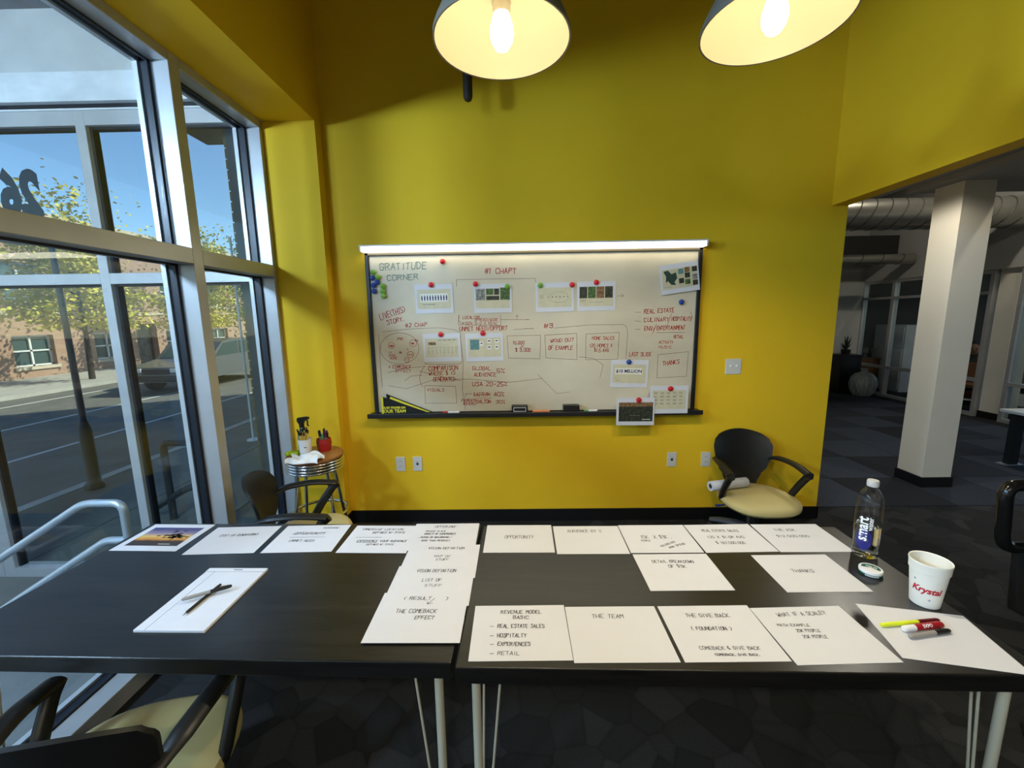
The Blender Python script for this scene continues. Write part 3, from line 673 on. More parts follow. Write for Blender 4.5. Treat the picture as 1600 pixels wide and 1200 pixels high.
# sitting person
pr = thing('person', 'person in a dark jacket sitting behind the glass partition', 'person', (7.95, 7.35, 0.0), math.radians(-49))
def skin_body(name, pts, edges, rad, material, parent):
    me = bpy.data.meshes.new(name); me.from_pydata(pts, edges, []); me.materials.append(M[material]); o = bpy.data.objects.new(name, me); C.objects.link(o); o.parent = parent
    md = o.modifiers.new('skin', 'SKIN')
    for i, r in enumerate(rad): me.skin_vertices[0].data[i].radius = r if isinstance(r, tuple) else (r, r)
    me.skin_vertices[0].data[0].use_root = True
    o.modifiers.new('sub', 'SUBSURF').levels = 1; o.modifiers['sub'].render_levels = 2
    return o
P_ = [(0, 0, .30), (0, 0.02, .48), (0, 0.02, .66), (0, 0.01, .78), (0, -.01, .84), (0, -.02, .93), (0, -0.03, 1.0),
      (.17, .02, .72), (.23, .0, .50), (.12, -.22, .42), (.06, -.30, .42), (-.17, .02, .72), (-.23, 0, .50), (-.12, -.22, .42), (-.06, -.30, .42),
      (.09, -.06, .29), (.12, -.42, .36), (.12, -.44, .06), (.12, -.54, .03), (-.09, -.06, .29), (-.12, -.42, .36), (-.12, -.44, .06), (-.12, -.54, .03)]
E_ = [(0, 1), (1, 2), (2, 3), (3, 4), (4, 5), (5, 6), (2, 7), (7, 8), (8, 9), (9, 10), (2, 11), (11, 12), (12, 13), (13, 14), (0, 15), (15, 16), (16, 17), (17, 18), (0, 19), (19, 20), (20, 21), (21, 22)]
R_ = [(.15, .12), (.14, .11), (.15, .10), (.055, .055), (.06, .07), (.075, .09), (.05, .06), .06, .048, .035, .028, .06, .048, .035, .028, .085, .06, .042, .03, .085, .06, .042, .03]
skin_body('body', P_, E_, R_, 'jacket', pr)
MB().sphere((0, -0.035, 0.935), 0.085, 16, 12, (.85, 1.0, 1.25)).build('face', 'skin', pr, True)
MB().sphere((0, 0.0, 0.965), 0.093, 16, 12, (.95, 1.0, 1.12)).build('hair', 'hair_dark', pr, True)
for s in (-1, 1): MB().sphere((0.03*s, -0.118, 0.945), 0.011, 8, 6).build('eye', 'hair_dark', pr, True)
MB().sphere((0, -0.125, 0.918), 0.014, 8, 6, (.8, 1, 1.4)).build('nose', 'skin', pr, True)
MB().sphere((0, -0.112, 0.885), 0.018, 8, 6, (1.2, .5, .3)).build('mouth', 'orange_fabric', pr, True)
ac = thing('lounge_chair', 'brown lounge chair the person sits on', 'chair', (7.95, 7.35, 0), math.radians(-49))
MB().rbox(-0.34, 0.34, -0.30, 0.30, 0.10, 0.21, 0.03).build('seat', 'orange_fabric', ac, True); MB().rbox(-0.34, 0.34, 0.22, 0.34, 0.10, 0.86, 0.04).build('backrest', 'orange_fabric', ac, True)
for s in (-1, 1):
    MB().rbox(0.34*s-0.05, 0.34*s+0.05, -0.30, 0.30, 0.10, 0.46, 0.03).build('armrest', 'orange_fabric', ac, True)
    for y in (-.25, .25): MB().lathe([(0.02, 0), (0.025, 0.10)], 10, (0.29*s, y, 0)).build('leg', 'dark_metal', ac)
tb = thing('wooden_chair', 'orange brown chair in front of the person behind glass', 'chair', (7.25, 6.66, 0), math.radians(-70))
MB().rbox(-0.22, 0.22, -0.22, 0.22, 0.40, 0.44, 0.01).build('seat', 'orange_fabric', tb); MB().rbox(-0.21, 0.21, 0.19, 0.22, 0.46, 0.76, 0.01).build('backrest', 'orange_fabric', tb)
for sx in (-1, 1):
    for sy in (-1, 1): MB().lathe([(0.014, 0), (0.018, 0.40)], 10, (0.19*sx, 0.19*sy, 0)).build('leg', 'dark_metal', tb)
for sx in (-1, 1): MB().box(0.15*sx-.012, 0.15*sx+.012, 0.20, 0.215, 0.43, 0.47).build('back_post', 'dark_metal', tb)
# low white desk on the right
dk = thing('low_table', 'white topped low table with black legs at right edge', 'table', (5.60, 3.90, 0))
MB().rbox(-0.57, 0.75, -0.50, 0.42, 0.555, 0.585, 0.005).build('tabletop', 'desk_white', dk)
for x, y in ((-.46, -.38), (.62, -.38), (-.46, .34), (.62, .34)):
    l_ = MB().box(x-.045, x+.045, y-.03, y+.03, 0.012, 0.555).build('leg', 'dark_metal', dk)
    MB().box(x-.10, x+.10, y-.045, y+.045, 0.0, 0.014).build('foot', 'galvanised', l_)

# ---- handwriting: text and pen lines in metres, on the board (x, z) and on each sheet (local x, y)
SLIDES = [[-0.598, 1.742, 0.83, 0.277, 0.208], [-0.171, 1.74, 0.31, 0.274, 0.207], [0.278, 1.74, 0.74, 0.273, 0.203], [0.579, 1.743, 0.52, 0.273, 0.207], [1.167, 1.862, 7.53, 0.275, 0.204], [-0.555, 1.388, 0.83, 0.276, 0.206], [-0.24, 1.386, 0.83, 0.275, 0.207], [0.833, 1.174, -1.46, 0.255, 0.201], [1.136, 0.974, 0.1, 0.275, 0.201], [0.885, 0.886, -0.21, 0.27, 0.199]]
MAG = [('red', -0.525, 2.003), ('red', -0.615, 1.842), ('red', -0.293, 1.842), ('green', -0.064, 1.822), ('green', 0.172, 1.826), ('red', -0.559, 1.485), ('red', -0.249, 1.489), ('green', -1.028, 1.935), ('green', -0.995, 1.902), ('blue', -1.035, 1.896), ('blue', -1.004, 1.865), ('blue', -1.031, 1.845), ('blue', -1.031, 1.803), ('green', -0.964, 1.838), ('green', -0.966, 1.802), ('green', -0.963, 1.768), ('red', 0.402, 1.826), ('red', 0.576, 1.84), ('blue', 1.191, 1.692), ('blue', 0.826, 1.263), ('red', 1.141, 1.059), ('red', 0.906, 0.975)]
PAPERS={
 'opp':(-0.0016,1.6052,-0.0111,[('OPPORTUNITY', -0.0593, -0.0039, 0.0597, -0.0046, 0.024)]),
 'aud':(0.2851,1.5917,-0.0083,[('AUDIENCE BY %', -0.0816, 0.0566, 0.0604, 0.0548, 0.02)]),
 '15k':(0.5687,1.5957,-0.0033,[('15K  X $3K .', -0.0697, -0.003, 0.0553, -0.0045, 0.024), ('PEOPLE', -0.0746, -0.025, -0.0386, -0.0259, 0.011), ('155,000,000', -0.0104, -0.0688, 0.0584, -0.0325, 0.01), ('ANN SPEND', 0.0186, -0.0787, 0.0925, -0.0474, 0.011)]),
 'team':(0.2799,1.0806,0.0022,[('THE TEAM', -0.0628, 0.0575, 0.0312, 0.0563, 0.016)]),
 'rev':(-0.0016,1.088,0.0064,[('REVENUE MODEL', -0.058, 0.0724, 0.066, 0.0706, 0.014), ('BASIC', -0.0201, 0.0491, 0.0259, 0.0478, 0.013), ('REAL ESTATE SALES', -0.0664, 0.0124, 0.0716, 0.0106, 0.014), ('~', [(-0.0883, 0.0176), (-0.0783, 0.0185)]), ('HOSPITALTY', -0.0656, -0.0246, 0.0174, -0.0261, 0.014), ('~', [(-0.0866, -0.0194), (-0.0766, -0.0185)]), ('EXPERIENCES', -0.0638, -0.0556, 0.0272, -0.0572, 0.013), ('~', [(-0.0848, -0.0514), (-0.0748, -0.0505)]), ('RETAIL', -0.063, -0.0876, -0.003, -0.089, 0.012), ('~', [(-0.083, -0.0835), (-0.073, -0.0825)])]),
 'give':(0.5702,1.0817,0.0073,[('THE GIVE BACK', -0.0687, 0.0588, 0.0613, 0.0568, 0.014), ('( FOUNDATION )', -0.0741, 0.0058, 0.0409, 0.004, 0.013), ('COMEBACK & GIVE BACK', -0.0816, -0.0661, 0.0803, -0.0683, 0.011), ('COMEBACK. GIVE BACK.', -0.0498, -0.0874, 0.0682, -0.0892, 0.007)]),
 'what':(0.8535,1.0738,0.0274,[('WHAT IF A SCALE?', -0.0747, 0.0682, 0.0755, 0.0721, 0.0147), ('MATH EXAMPLE', -0.1008, 0.0289, -0.0098, 0.0254, 0.0098), ('20K PEOPLE', -0.0614, 0.0048, 0.0056, 0.003, 0.0108), ('25K PEOPLE', -0.0581, -0.0183, 0.0089, -0.0201, 0.0108)]),
 'real':(0.8538,1.5961,0.0145,[('REAL ESTATE SALES', -0.0831, 0.0481, 0.0668, 0.043, 0.0179), ('125 X $1.5M AVG', -0.0839, -0.0038, 0.0631, -0.008, 0.0169), ('$ 187,500,000', -0.0695, -0.0481, 0.0434, -0.0507, 0.0169)]),
 'ask':(1.139,1.5937,-0.0064,[('THE ASK', -0.0663, 0.0509, 0.0187, 0.0505, 0.0171), ('$12,500,000', -0.086, 0.0008, 0.042, -0.0004, 0.0151)]),
 'thanks':(1.014,1.3596,0.0024,[('THANKS', -0.052, -0.0014, 0.023, -0.0026, 0.018)]),
 'detail':(0.5714,1.3713,0.0022,[('DETAIL BREAKDOWN', -0.0812, 0.0509, 0.0698, 0.0485, 0.017), ('OF $3K', -0.0313, 0.0198, 0.0297, 0.0196, 0.017)]),
 'sunset':(-1.5095,1.6381,-0.0321,[]),
 'cost':(-1.1925,1.6125,0.0357,[('COST OF DOWNTURNS', -0.0817, 0.0254, 0.0746, 0.0308, 0.0164)]),
 'unmet':(-0.8852,1.6196,0.0245,[('OPPORTUNITY', -0.078, 0.0304, 0.0538, 0.0241, 0.0193), ('~', [(-0.084, 0.0325), (0.0573, 0.0421)]), ('BACKGROUND', 0.0272, 0.0788, 0.0941, 0.0762, 0.0091), ('~', [(-0.0826, 0.0085), (0.0674, 0.0048)]), ('UNMET NEED', -0.0694, -0.0269, 0.0335, -0.0314, 0.0152)]),
 'imm':(-0.5802,1.6105,-0.0249,[('IMMERSIVE LOCATION', -0.1035, 0.0669, 0.0746, 0.0683, 0.0149), ('DEFINED W/ STATE', -0.0478, 0.0413, 0.0902, 0.0427, 0.0139), ('~', [(-0.106, 0.0068), (0.003, 0.0095)]), ('EXPERIENCE YOUR AUDIENCE', -0.0881, -0.0287, 0.1169, -0.0266, 0.0148), ('~', [(-0.087, -0.0327), (-0.005, -0.0317)]), ('DEFINED W/ STATE', -0.0395, -0.0525, 0.0716, -0.0518, 0.0119)]),
 'pens':(1.1648,1.0616,-0.2055,[]),
 'result':(-0.31,1.1466,-0.005,[('( RESULT', -0.0684, 0.074, 0.0196, 0.0735, 0.014), (')', 0.0687, 0.0707, 0.0757, 0.0708, 0.017), ('~', [(0.0326, 0.0805), (0.0137, 0.0524)]), ('~', [(0.0127, 0.0644), (0.0137, 0.0524), (0.0297, 0.0575)]), ('THE COMEBACK', -0.0771, 0.013, 0.0489, 0.0126, 0.016), ('EFFECT', -0.0119, -0.0147, 0.0481, -0.0144, 0.014)]),
 'pad':(-1.0344,1.2425,-0.0159,[]),
 'offer':(-0.316,1.623,0.0,[('OFFERING', -0.052, 0.072, 0.034, 0.071, 0.017), ('~', [(0.024, 0.078), (0.046, 0.085)]), ('UNIQUE PLACE', -0.086, 0.036, 0.001, 0.034, 0.012), ('VARIETY OF EXPERIENCES', -0.086, 0.013, 0.046, 0.011, 0.013), ('SENSE OF BELONGING', -0.096, -0.013, 0.021, -0.015, 0.012), ('~', [(-0.103, -0.012), (0.037, -0.009)]), ('MORE THAN MEMORIES', -0.087, -0.04, 0.03, -0.042, 0.012)]),
 'v1':(-0.2975,1.445,0.0,[('VISION DEFINITION', -0.0635, 0.077, 0.0785, 0.075, 0.015), ('MAP OF', -0.0295, 0.022, 0.0325, 0.021, 0.012), ('STUFF', -0.0205, 0.0, 0.0285, -0.001, 0.012)]),
 'v2':(-0.303,1.2995,0.0,[('VISION DEFINITION', -0.068, 0.0705, 0.072, 0.0695, 0.017), ('LIST OF', -0.037, 0.0175, 0.029, 0.0165, 0.015), ('STUFF', -0.023, -0.0105, 0.036, -0.0115, 0.012)]),
}
BOARD_TEXT= [('GRATITUDE', -0.98, 1.95, -0.645, 1.956, 0.047, 'g'), ('CORNER', -0.933, 1.876, -0.709, 1.884, 0.037, 'g'), ('#1 CHAPT', -0.225, 1.915, 0.0, 1.912, 0.036, 'r'), ('LIVE(THIS)', -0.998, 1.596, -0.812, 1.651, 0.044, 'r'), ('STORY.', -0.95, 1.561, -0.827, 1.588, 0.032, 'r'), ('#2 CHAP', -0.818, 1.54, -0.658, 1.545, 0.026, 'r'), ('LOCALISM', -0.395, 1.595, -0.274, 1.594, 0.021, 'r'), ('SPREAD/WIDE', -0.309, 1.578, -0.139, 1.575, 0.02, 'r'), ('GEN 3-2 X REAL', -0.377, 1.553, -0.14, 1.55, 0.019, 'r'), ('UNMET NEED/OPPORT', -0.421, 1.509, -0.07, 1.51, 0.029, 'r'), ('15,000', -0.03, 1.404, 0.052, 1.403, 0.024, 'r'), ('X', 0.023, 1.378, 0.046, 1.377, 0.021, 'r'), ('$ 3,000', -0.013, 1.35, 0.099, 1.348, 0.026, 'r'), ('PM', -0.883, 1.445, -0.847, 1.444, 0.021, 'r'), ('M', -0.952, 1.348, -0.935, 1.348, 0.015, 'r'), ('BOWL', -0.953, 1.327, -0.898, 1.326, 0.017, 'r'), ('HOME', -0.947, 1.305, -0.894, 1.305, 0.017, 'r'), ('+ COMEBACK', -0.963, 1.238, -0.793, 1.236, 0.024, 'r'), ('EFFECT', -0.912, 1.209, -0.797, 1.207, 0.02, 'r'), ('*', -0.945, 1.39, -0.916, 1.39, 0.031, 'r'), ('*', -0.786, 1.408, -0.76, 1.408, 0.028, 'r'), ('R+', -0.752, 1.433, -0.729, 1.433, 0.019, 'r'), ('#', -0.875, 1.347, -0.856, 1.347, 0.019, 'r'), ('A', -0.819, 1.373, -0.806, 1.373, 0.012, 'r'), ('*G', -0.809, 1.33, -0.77, 1.329, 0.016, 'r'), ('O', -0.83, 1.292, -0.811, 1.292, 0.014, 'r'), ('COMPARISON', -0.662, 1.217, -0.446, 1.222, 0.032, 'r'), ('WHERE $ IS', -0.663, 1.182, -0.465, 1.186, 0.027, 'r'), ('GENERATED', -0.632, 1.137, -0.467, 1.135, 0.029, 'r'), ('VISUALS', -0.681, 1.06, -0.554, 1.058, 0.022, 'r'), ('GLOBAL', -0.334, 1.217, -0.197, 1.215, 0.026, 'r'), ('AUDIENCE', -0.325, 1.169, -0.16, 1.167, 0.027, 'r'), ('5%', -0.153, 1.194, -0.097, 1.193, 0.031, 'r'), ('USA 20-25%', -0.338, 1.097, -0.079, 1.093, 0.031, 'r'), ('EASTERN', -0.329, 1.019, -0.211, 1.018, 0.025, 'r'), ('40%', -0.177, 1.017, -0.105, 1.017, 0.03, 'r'), ('FOUNDATN', -0.424, 0.976, -0.315, 0.975, 0.021, 'r'), ('AUDIENCE', -0.413, 0.953, -0.316, 0.951, 0.019, 'r'), ('DALTON', -0.309, 0.964, -0.206, 0.962, 0.027, 'r'), ('30%', -0.164, 0.959, -0.097, 0.959, 0.025, 'r'), ('#3', 0.198, 1.521, 0.265, 1.52, 0.032, 'r'), ('WKND OUT', 0.247, 1.414, 0.418, 1.419, 0.026, 'r'), ('OF EXAMPLE', 0.233, 1.362, 0.41, 1.359, 0.028, 'r'), ('HOME SALES', 0.553, 1.43, 0.715, 1.428, 0.023, 'r'), ('125 HOMES X', 0.536, 1.375, 0.701, 1.373, 0.024, 'r'), ('$1.5 AVG', 0.569, 1.339, 0.675, 1.338, 0.024, 'r'), ('LAST SLIDE', 0.829, 1.305, 0.992, 1.302, 0.028, 'r'), ('THANKS', 1.08, 1.23, 1.201, 1.245, 0.031, 'r'), ('REAL ESTATE', 0.928, 1.614, 1.145, 1.622, 0.03, 'r'), ('CULINARY', 0.93, 1.554, 1.111, 1.556, 0.028, 'r'), ('HOSPITALITY', 1.131, 1.559, 1.273, 1.557, 0.028, 'r'), ('ENV/', 0.933, 1.491, 1.014, 1.49, 0.03, 'r'), ('ENTERTAINMENT', 1.025, 1.494, 1.23, 1.496, 0.028, 'r'), ('RETAIL', 1.151, 1.431, 1.221, 1.43, 0.023, 'r'), ('ACTIVITY', 1.045, 1.394, 1.147, 1.392, 0.021, 'r'), ('MUSIC', 1.046, 1.359, 1.14, 1.358, 0.019, 'r')]
BOARD_LINES= [('k', [(-0.432, 1.828), (-0.43, 1.876), (-0.145, 1.877), (0.138, 1.876), (0.144, 1.825)]), ('k', [(-0.116, 1.586), (0.089, 1.582)]), ('k', [(0.004, 1.587), (0.004, 1.616)]), ('k', [(-0.005, 1.605), (0.004, 1.616), (0.014, 1.604)]), ('k', [(-0.023, 1.512), (0.124, 1.519)]), ('k', [(-0.991, 1.509), (-0.813, 1.526), (-0.576, 1.534), (-0.459, 1.518), (-0.418, 1.494), (-0.402, 1.269), (-0.415, 1.063), (-0.396, 0.915)]), ('k', [(-0.071, 1.466), (0.174, 1.468), (0.17, 1.294), (-0.064, 1.303), (-0.071, 1.466)]), ('k', [(-0.697, 1.104), (-0.466, 1.095), (-0.461, 0.966), (-0.7, 0.969), (-0.697, 1.104)]), ('k', [(-0.688, 1.283), (-0.686, 1.267), (-0.552, 1.262), (-0.42, 1.266), (-0.414, 1.281)]), ('k', [(-0.425, 1.623), (-0.428, 1.553), (-0.116, 1.543), (-0.117, 1.618)]), ('k', [(-0.395, 1.008), (-0.392, 1.036), (-0.341, 1.038)]), ('k', [(-1.02, 1.491), (-1.022, 1.314), (-1.018, 1.096)]), ('k', [(-0.969, 1.205), (-0.829, 1.239), (-0.684, 1.249)]), ('k', [(-0.846, 1.142), (-0.796, 1.178), (-0.711, 1.183)]), ('k', [(-0.969, 1.107), (-0.837, 1.081), (-0.616, 1.151), (-0.352, 1.148), (-0.052, 1.12), (0.187, 1.147)]), ('k', [(-0.734, 1.214), (-0.591, 1.175), (-0.425, 1.137)]), ('r', [(-0.694, 1.249), (-0.72, 1.207), (-0.734, 1.165), (-0.729, 1.122), (-0.71, 1.094)]), ('r', [(-0.332, 1.029), (-0.208, 1.028)]), ('r', [(-0.314, 1.004), (-0.197, 1.003)]), ('r', [(-0.417, 1.622), (-0.427, 1.588), (-0.41, 1.564), (-0.386, 1.564)]), ('r', [(-0.398, 1.571), (-0.386, 1.564), (-0.396, 1.555)]), ('k', [(-0.726, 1.383), (-0.733, 1.353), (-0.749, 1.325), (-0.773, 1.301), (-0.804, 1.283), (-0.84, 1.272), (-0.877, 1.268), (-0.915, 1.273), (-0.949, 1.285), (-0.978, 1.304), (-0.999, 1.329), (-1.012, 1.357), (-1.015, 1.387), (-1.008, 1.417), (-0.992, 1.445), (-0.967, 1.469), (-0.936, 1.487), (-0.901, 1.498), (-0.864, 1.501), (-0.827, 1.496), (-0.793, 1.484), (-0.764, 1.466), (-0.743, 1.442), (-0.73, 1.413), (-0.726, 1.383)]), ('r', [(-0.906, 1.407), (-0.91, 1.395), (-0.919, 1.387), (-0.931, 1.384), (-0.943, 1.387), (-0.951, 1.396), (-0.954, 1.408), (-0.95, 1.42), (-0.941, 1.428), (-0.929, 1.431), (-0.917, 1.428), (-0.909, 1.419), (-0.906, 1.407)]), ('r', [(-0.742, 1.423), (-0.746, 1.41), (-0.757, 1.4), (-0.77, 1.397), (-0.783, 1.401), (-0.792, 1.41), (-0.795, 1.423), (-0.79, 1.436), (-0.78, 1.446), (-0.767, 1.449), (-0.754, 1.445), (-0.745, 1.436), (-0.742, 1.423)]), ('r', [(-0.769, 1.339), (-0.773, 1.327), (-0.782, 1.318), (-0.794, 1.315), (-0.806, 1.319), (-0.814, 1.327), (-0.817, 1.339), (-0.813, 1.351), (-0.804, 1.36), (-0.792, 1.363), (-0.78, 1.36), (-0.772, 1.351), (-0.769, 1.339)]), ('r', [(-0.803, 1.299), (-0.806, 1.289), (-0.813, 1.282), (-0.823, 1.28), (-0.832, 1.282), (-0.839, 1.29), (-0.841, 1.299), (-0.838, 1.309), (-0.83, 1.316), (-0.821, 1.318), (-0.811, 1.315), (-0.805, 1.308), (-0.803, 1.299)]), ('k', [(0.206, 1.468), (0.441, 1.478), (0.443, 1.284), (0.214, 1.3), (0.206, 1.468)]), ('k', [(0.508, 1.472), (0.752, 1.48), (0.745, 1.283), (0.508, 1.283), (0.508, 1.472)]), ('k', [(0.277, 1.519), (0.528, 1.537), (0.774, 1.538), (0.803, 1.523), (0.813, 1.477), (0.806, 1.288)]), ('k', [(1.041, 1.312), (1.264, 1.332), (1.259, 1.148), (1.04, 1.139), (1.041, 1.312)]), ('k', [(0.864, 1.624), (0.905, 1.623)]), ('k', [(0.866, 1.563), (0.907, 1.556)]), ('k', [(0.868, 1.501), (0.905, 1.501)]), ('k', [(1.021, 1.474), (1.231, 1.474)]), ('k', [(0.728, 1.742), (0.777, 1.744)]), ('k', [(0.756, 1.756), (0.777, 1.744), (0.763, 1.733)]), ('k', [(0.06, 1.583), (0.093, 1.584)]), ('k', [(0.059, 1.517), (0.124, 1.518)]), ('k', [(1.264, 1.62), (1.281, 1.586), (1.268, 1.551)]), ('k', [(0.461, 1.305), (0.567, 1.292), (0.639, 1.243), (0.617, 1.147)]), ('k', [(0.152, 1.177), (0.295, 1.03), (0.391, 1.041)]), ('r', [(1.129, 1.611), (1.1, 1.53)]), ('r', [(1.021, 1.537), (0.995, 1.465)])]

# ---------------------------------------------------------------- lamps over the table, and unseen lamps added for light
def pendant(label, x, y, z):
    t = thing('pendant_lamp', label, 'lamp', (x, y, z), 0, 'pendant lamps over the table')
    out = [(0.205, 0.0), (0.205, 0.012), (0.198, 0.030), (0.178, 0.070), (0.145, 0.108), (0.10, 0.135), (0.060, 0.150), (0.050, 0.165), (0.050, 0.230), (0.030, 0.245)]
    inn = [(0.200, 0.001), (0.194, 0.030), (0.174, 0.068), (0.142, 0.104), (0.098, 0.130), (0.058, 0.144), (0.044, 0.160), (0.044, 0.22)]
    MB().lathe(out, 56, cap0=False).build('shade', 'shade_outside', t, True)
    MB().lathe(inn, 56, cap0=False).build('shade_lining', 'shade_inside', t, True)
    MB().lathe([(0.205, 0.0), (0.200, 0.001)], 56, cap0=False, cap1=False).build('rim', 'shade_outside', t, True)
    MB().lathe([(0.030, 0.105), (0.032, 0.12), (0.036, 0.14), (0.036, 0.20)], 24).build('socket', 'porcelain', t, True)
    b = MB().lathe([(0.006, -0.026), (0.020, -0.018), (0.031, 0.0), (0.036, 0.020), (0.034, 0.040), (0.027, 0.062), (0.023, 0.075)], 28).build('bulb', 'bulb', t, True)
    n = MB().lathe([(0.024, 0.074), (0.027, 0.085), (0.026, 0.108)], 24).build('bulb_neck', 'porcelain', b, True)
    MB().tube([(0, 0, 0.24), (0, 0, ZC-z)], 0.011, 10).build('stem', 'dark_metal', t, True)
    lamp_light('bulb_light', t, (0, 0, -0.030), LAMP_W, (1.0, 0.87, 0.63), 158, 0.35, 0.03)
    return t
def lamp_light(name, parent, loc, power, col, cone, blend, radius):
    """the light a lamp throws down out of its shade"""
    d = bpy.data.lights.new(name, 'SPOT'); d.energy = power; d.color = col; d.spot_size = math.radians(cone); d.spot_blend = blend; d.shadow_soft_size = radius
    o = bpy.data.objects.new(name, d); C.objects.link(o); o.parent = parent; o.location = loc; return o
pendant('white enamel pendant lamp hanging above the seam of the tables', -0.033, 1.40, 2.418)
pendant('white enamel pendant lamp hanging at the upper right', 0.775, 1.40, 2.445)
for x_, lab in ((-0.033, 'unseen added pendant lamp behind the camera, nearer the window'), (0.775, 'unseen added pendant lamp behind the camera, nearest the opening')):
    pendant(lab, x_, -0.75, 2.43)  # extra pendants added behind the camera to brighten the room
def fill_downlight(label, x, y, z, power, col, r=0.09):
    t = thing('fill_downlight', label, 'lamp', (x, y, z), 0)
    MB().lathe([(r, -.02), (r*1.15, -.02), (r*1.15, 0), (r*.9, 0)], 28, cap0=False).build('trim_ring', 'white_frame', t, True)
    MB().lathe([(r*.98, -.006), (r*.98, -.004)], 28).build('lens', 'lens_cool', t, True)
    lamp_light('lens_light', t, (0, 0, -.03), power, col, 165, 0.3, r)
emit('lens_cool', (.8, .9, 1.0, 1), 4.0)
for y_, lab in ((0.85, 'unseen added fill globe in the porch nearest the glass screen'), (-0.60, 'unseen added fill globe in the middle of the porch'), (-2.05, 'unseen added fill globe at the far end of the porch')):  # globes added out of view, standing in for cool daylight through the window
    t = thing('fill_globe', lab, 'lamp', (-2.90, y_, 2.65), 0, 'added fill globes in the porch')
    MB().sphere((0, 0, 0), 0.16, 28, 18).build('globe', 'globe', t, True); MB().lathe([(.06, .145), (.07, .17), (.03, .19)], 20).build('fitter', 'galvanised', t, True)
    MB().tube([(0, 0, .18), (0, 0, 3.72-2.65)], .012, 10).build('stem', 'galvanised', t, True)
for x_, y_, lab in ((4.9, 1.6, 'unseen added ceiling light before the near column'), (8.4, 4.6, 'unseen added ceiling light over the glazed room'), (5.2, 5.0, 'unseen added ceiling light by the large duct')):  # ceiling lights added out of view to brighten the office
    fill_downlight(lab, x_, y_, ZC, OFFICE_W*(1.4 if 'near column' in lab else 1.5), (1.0, 0.92, 0.76))
fill_downlight('unseen added fill light in the soffit beside the opening', 2.95, 3.45, 2.70, 45.0, (1.0, 0.93, 0.80), 0.06)  # added light, hidden by the header, brightens the near column
rod = thing('hanging_rod', 'dark brown rod with a rounded end behind the lamp', 'rod', (-0.292, 2.92, 2.965))
MB().lathe([(0.006, 0.0), (0.022, 0.010), (0.029, 0.028), (0.030, 0.05), (0.030, ZC-2.965)], 18).build('stem', 'black_rod', rod, True)

# ---------------------------------------------------------------- whiteboard and light bar
BX0, BX1, BZ0, BZ1, YP = -1.083, 1.327, 0.893, 2.072, 3.095
wb = thing('whiteboard', 'wide whiteboard covered in red handwriting on the yellow wall', 'whiteboard', (0.12, D, BZ0))
wo = lambda m: (setattr(m, 'v', [(x-0.12, y-D, z-BZ0) for x, y, z in m.v]), m)[1]
wo(MB().box(BX0+.01, BX1-.01, YP, D-0.001, BZ0+.01, BZ1-.01)).build('writing_surface', 'board_white', wb)
for a, b in ((BX0, BX0+0.028), (BX1-0.028, BX1)): wo(MB().rbox(a, b, YP-0.014, D-0.001, BZ0, BZ1, 0.004)).build('side_frame', 'board_frame', wb)
wo(MB().rbox(BX0, BX1, YP-0.014, D-0.001, BZ1-0.022, BZ1, 0.004)).build('top_frame', 'bronze', wb)
wo(MB().rbox(BX0-0.035, BX1+0.035, 3.015, D-0.001, BZ0-0.012, BZ0+0.004, 0.003)).build('tray', 'board_frame', wb)
wo(MB().rbox(BX0-0.035, BX1+0.035, 3.010, 3.022, BZ0-0.020, BZ0+0.014, 0.004)).build('tray_lip', 'board_frame', wb)
_O, _U, _V, _N = (0, YP, 0), (1, 0, 0), (0, 0, 1), (0, -0.0012, 0)
for key, matn, nm in (('r', 'board_red', 'red_handwriting'), ('g', 'board_green', 'green_handwriting'), ('k', 'board_line', 'drawn_lines')):
    for t, x0, z0, x1, z1, h, c in BOARD_TEXT:
        if c == key: m = MB(); write(m, t, x0, z0, x1, z1, h, min(0.0046, h*.14) if key == 'r' else 0.0052, _O, _U, _V, _N); wo(m).build(nm, matn, wb)
    for c, pts in BOARD_LINES:
        if c == key: m = MB(); ribbon(m, pts, 0.0028, _O, _U, _V, _N); wo(m).build('drawn_line', matn, wb)
lb = thing('light_bar', 'glowing light bar mounted above the whiteboard', 'light', (0.12, D, 2.0705))
MB().rbox(-1.215, 1.215, -0.085, -0.001, 0.036, 0.048, 0.003).build('housing', 'white_frame', lb)
MB().rbox(-1.215, 1.215, -0.083, -0.020, 0.003, 0.037, 0.010).build('diffuser', 'light_bar', lb, True)
for s in (-1, 1): MB().rbox(1.215*s-0.006, 1.215*s+0.006, -0.086, -0.001, 0.002, 0.049, 0.003).build('end_cap', 'white_frame', lb)

# printed sheets held on the board
def slide(c, label, prints, y=YP-0.004):
    x, z, a, w, h = c; w, h = 0.277, 0.207
    s = MB().box(-w/2, w/2, -0.0004, 0.0004, -h/2, h/2).build('printed_sheet', 'paper', None, False, (x, y, z)); s.rotation_euler = (0, -math.radians(a), 0)
    tag(s, label, 'paper', 'printed sheets on the whiteboard')
    k = 0
    for name, matn, rects in prints:
        m = MB(); k += 1; yy = -0.0004-0.0005*k
        for u0, v0, u1, v1 in rects: m.box(-w/2+u0*w, -w/2+u1*w, yy, -0.0002, h/2-v1*h, h/2-v0*h)
        m.build(name, matn, s)
    return s
panel = ('printed_panel', 'slide_beige', [(.06, .17, .94, .84)])
fig = [(0.17+i*0.072, .40, .185+i*0.072+.012, .56) for i in range(10)]+[(0.165+i*0.072, .44, .185+i*0.072+.016, .48) for i in range(10)]+[(0.172+i*0.072, .37, .185+i*0.072+.008, .395) for i in range(10)]
SL = SLIDES
SL[8][:2] = [1.106, 0.991]; SL[9][:2] = [0.862, 0.906]      # these two hang in front of the tray
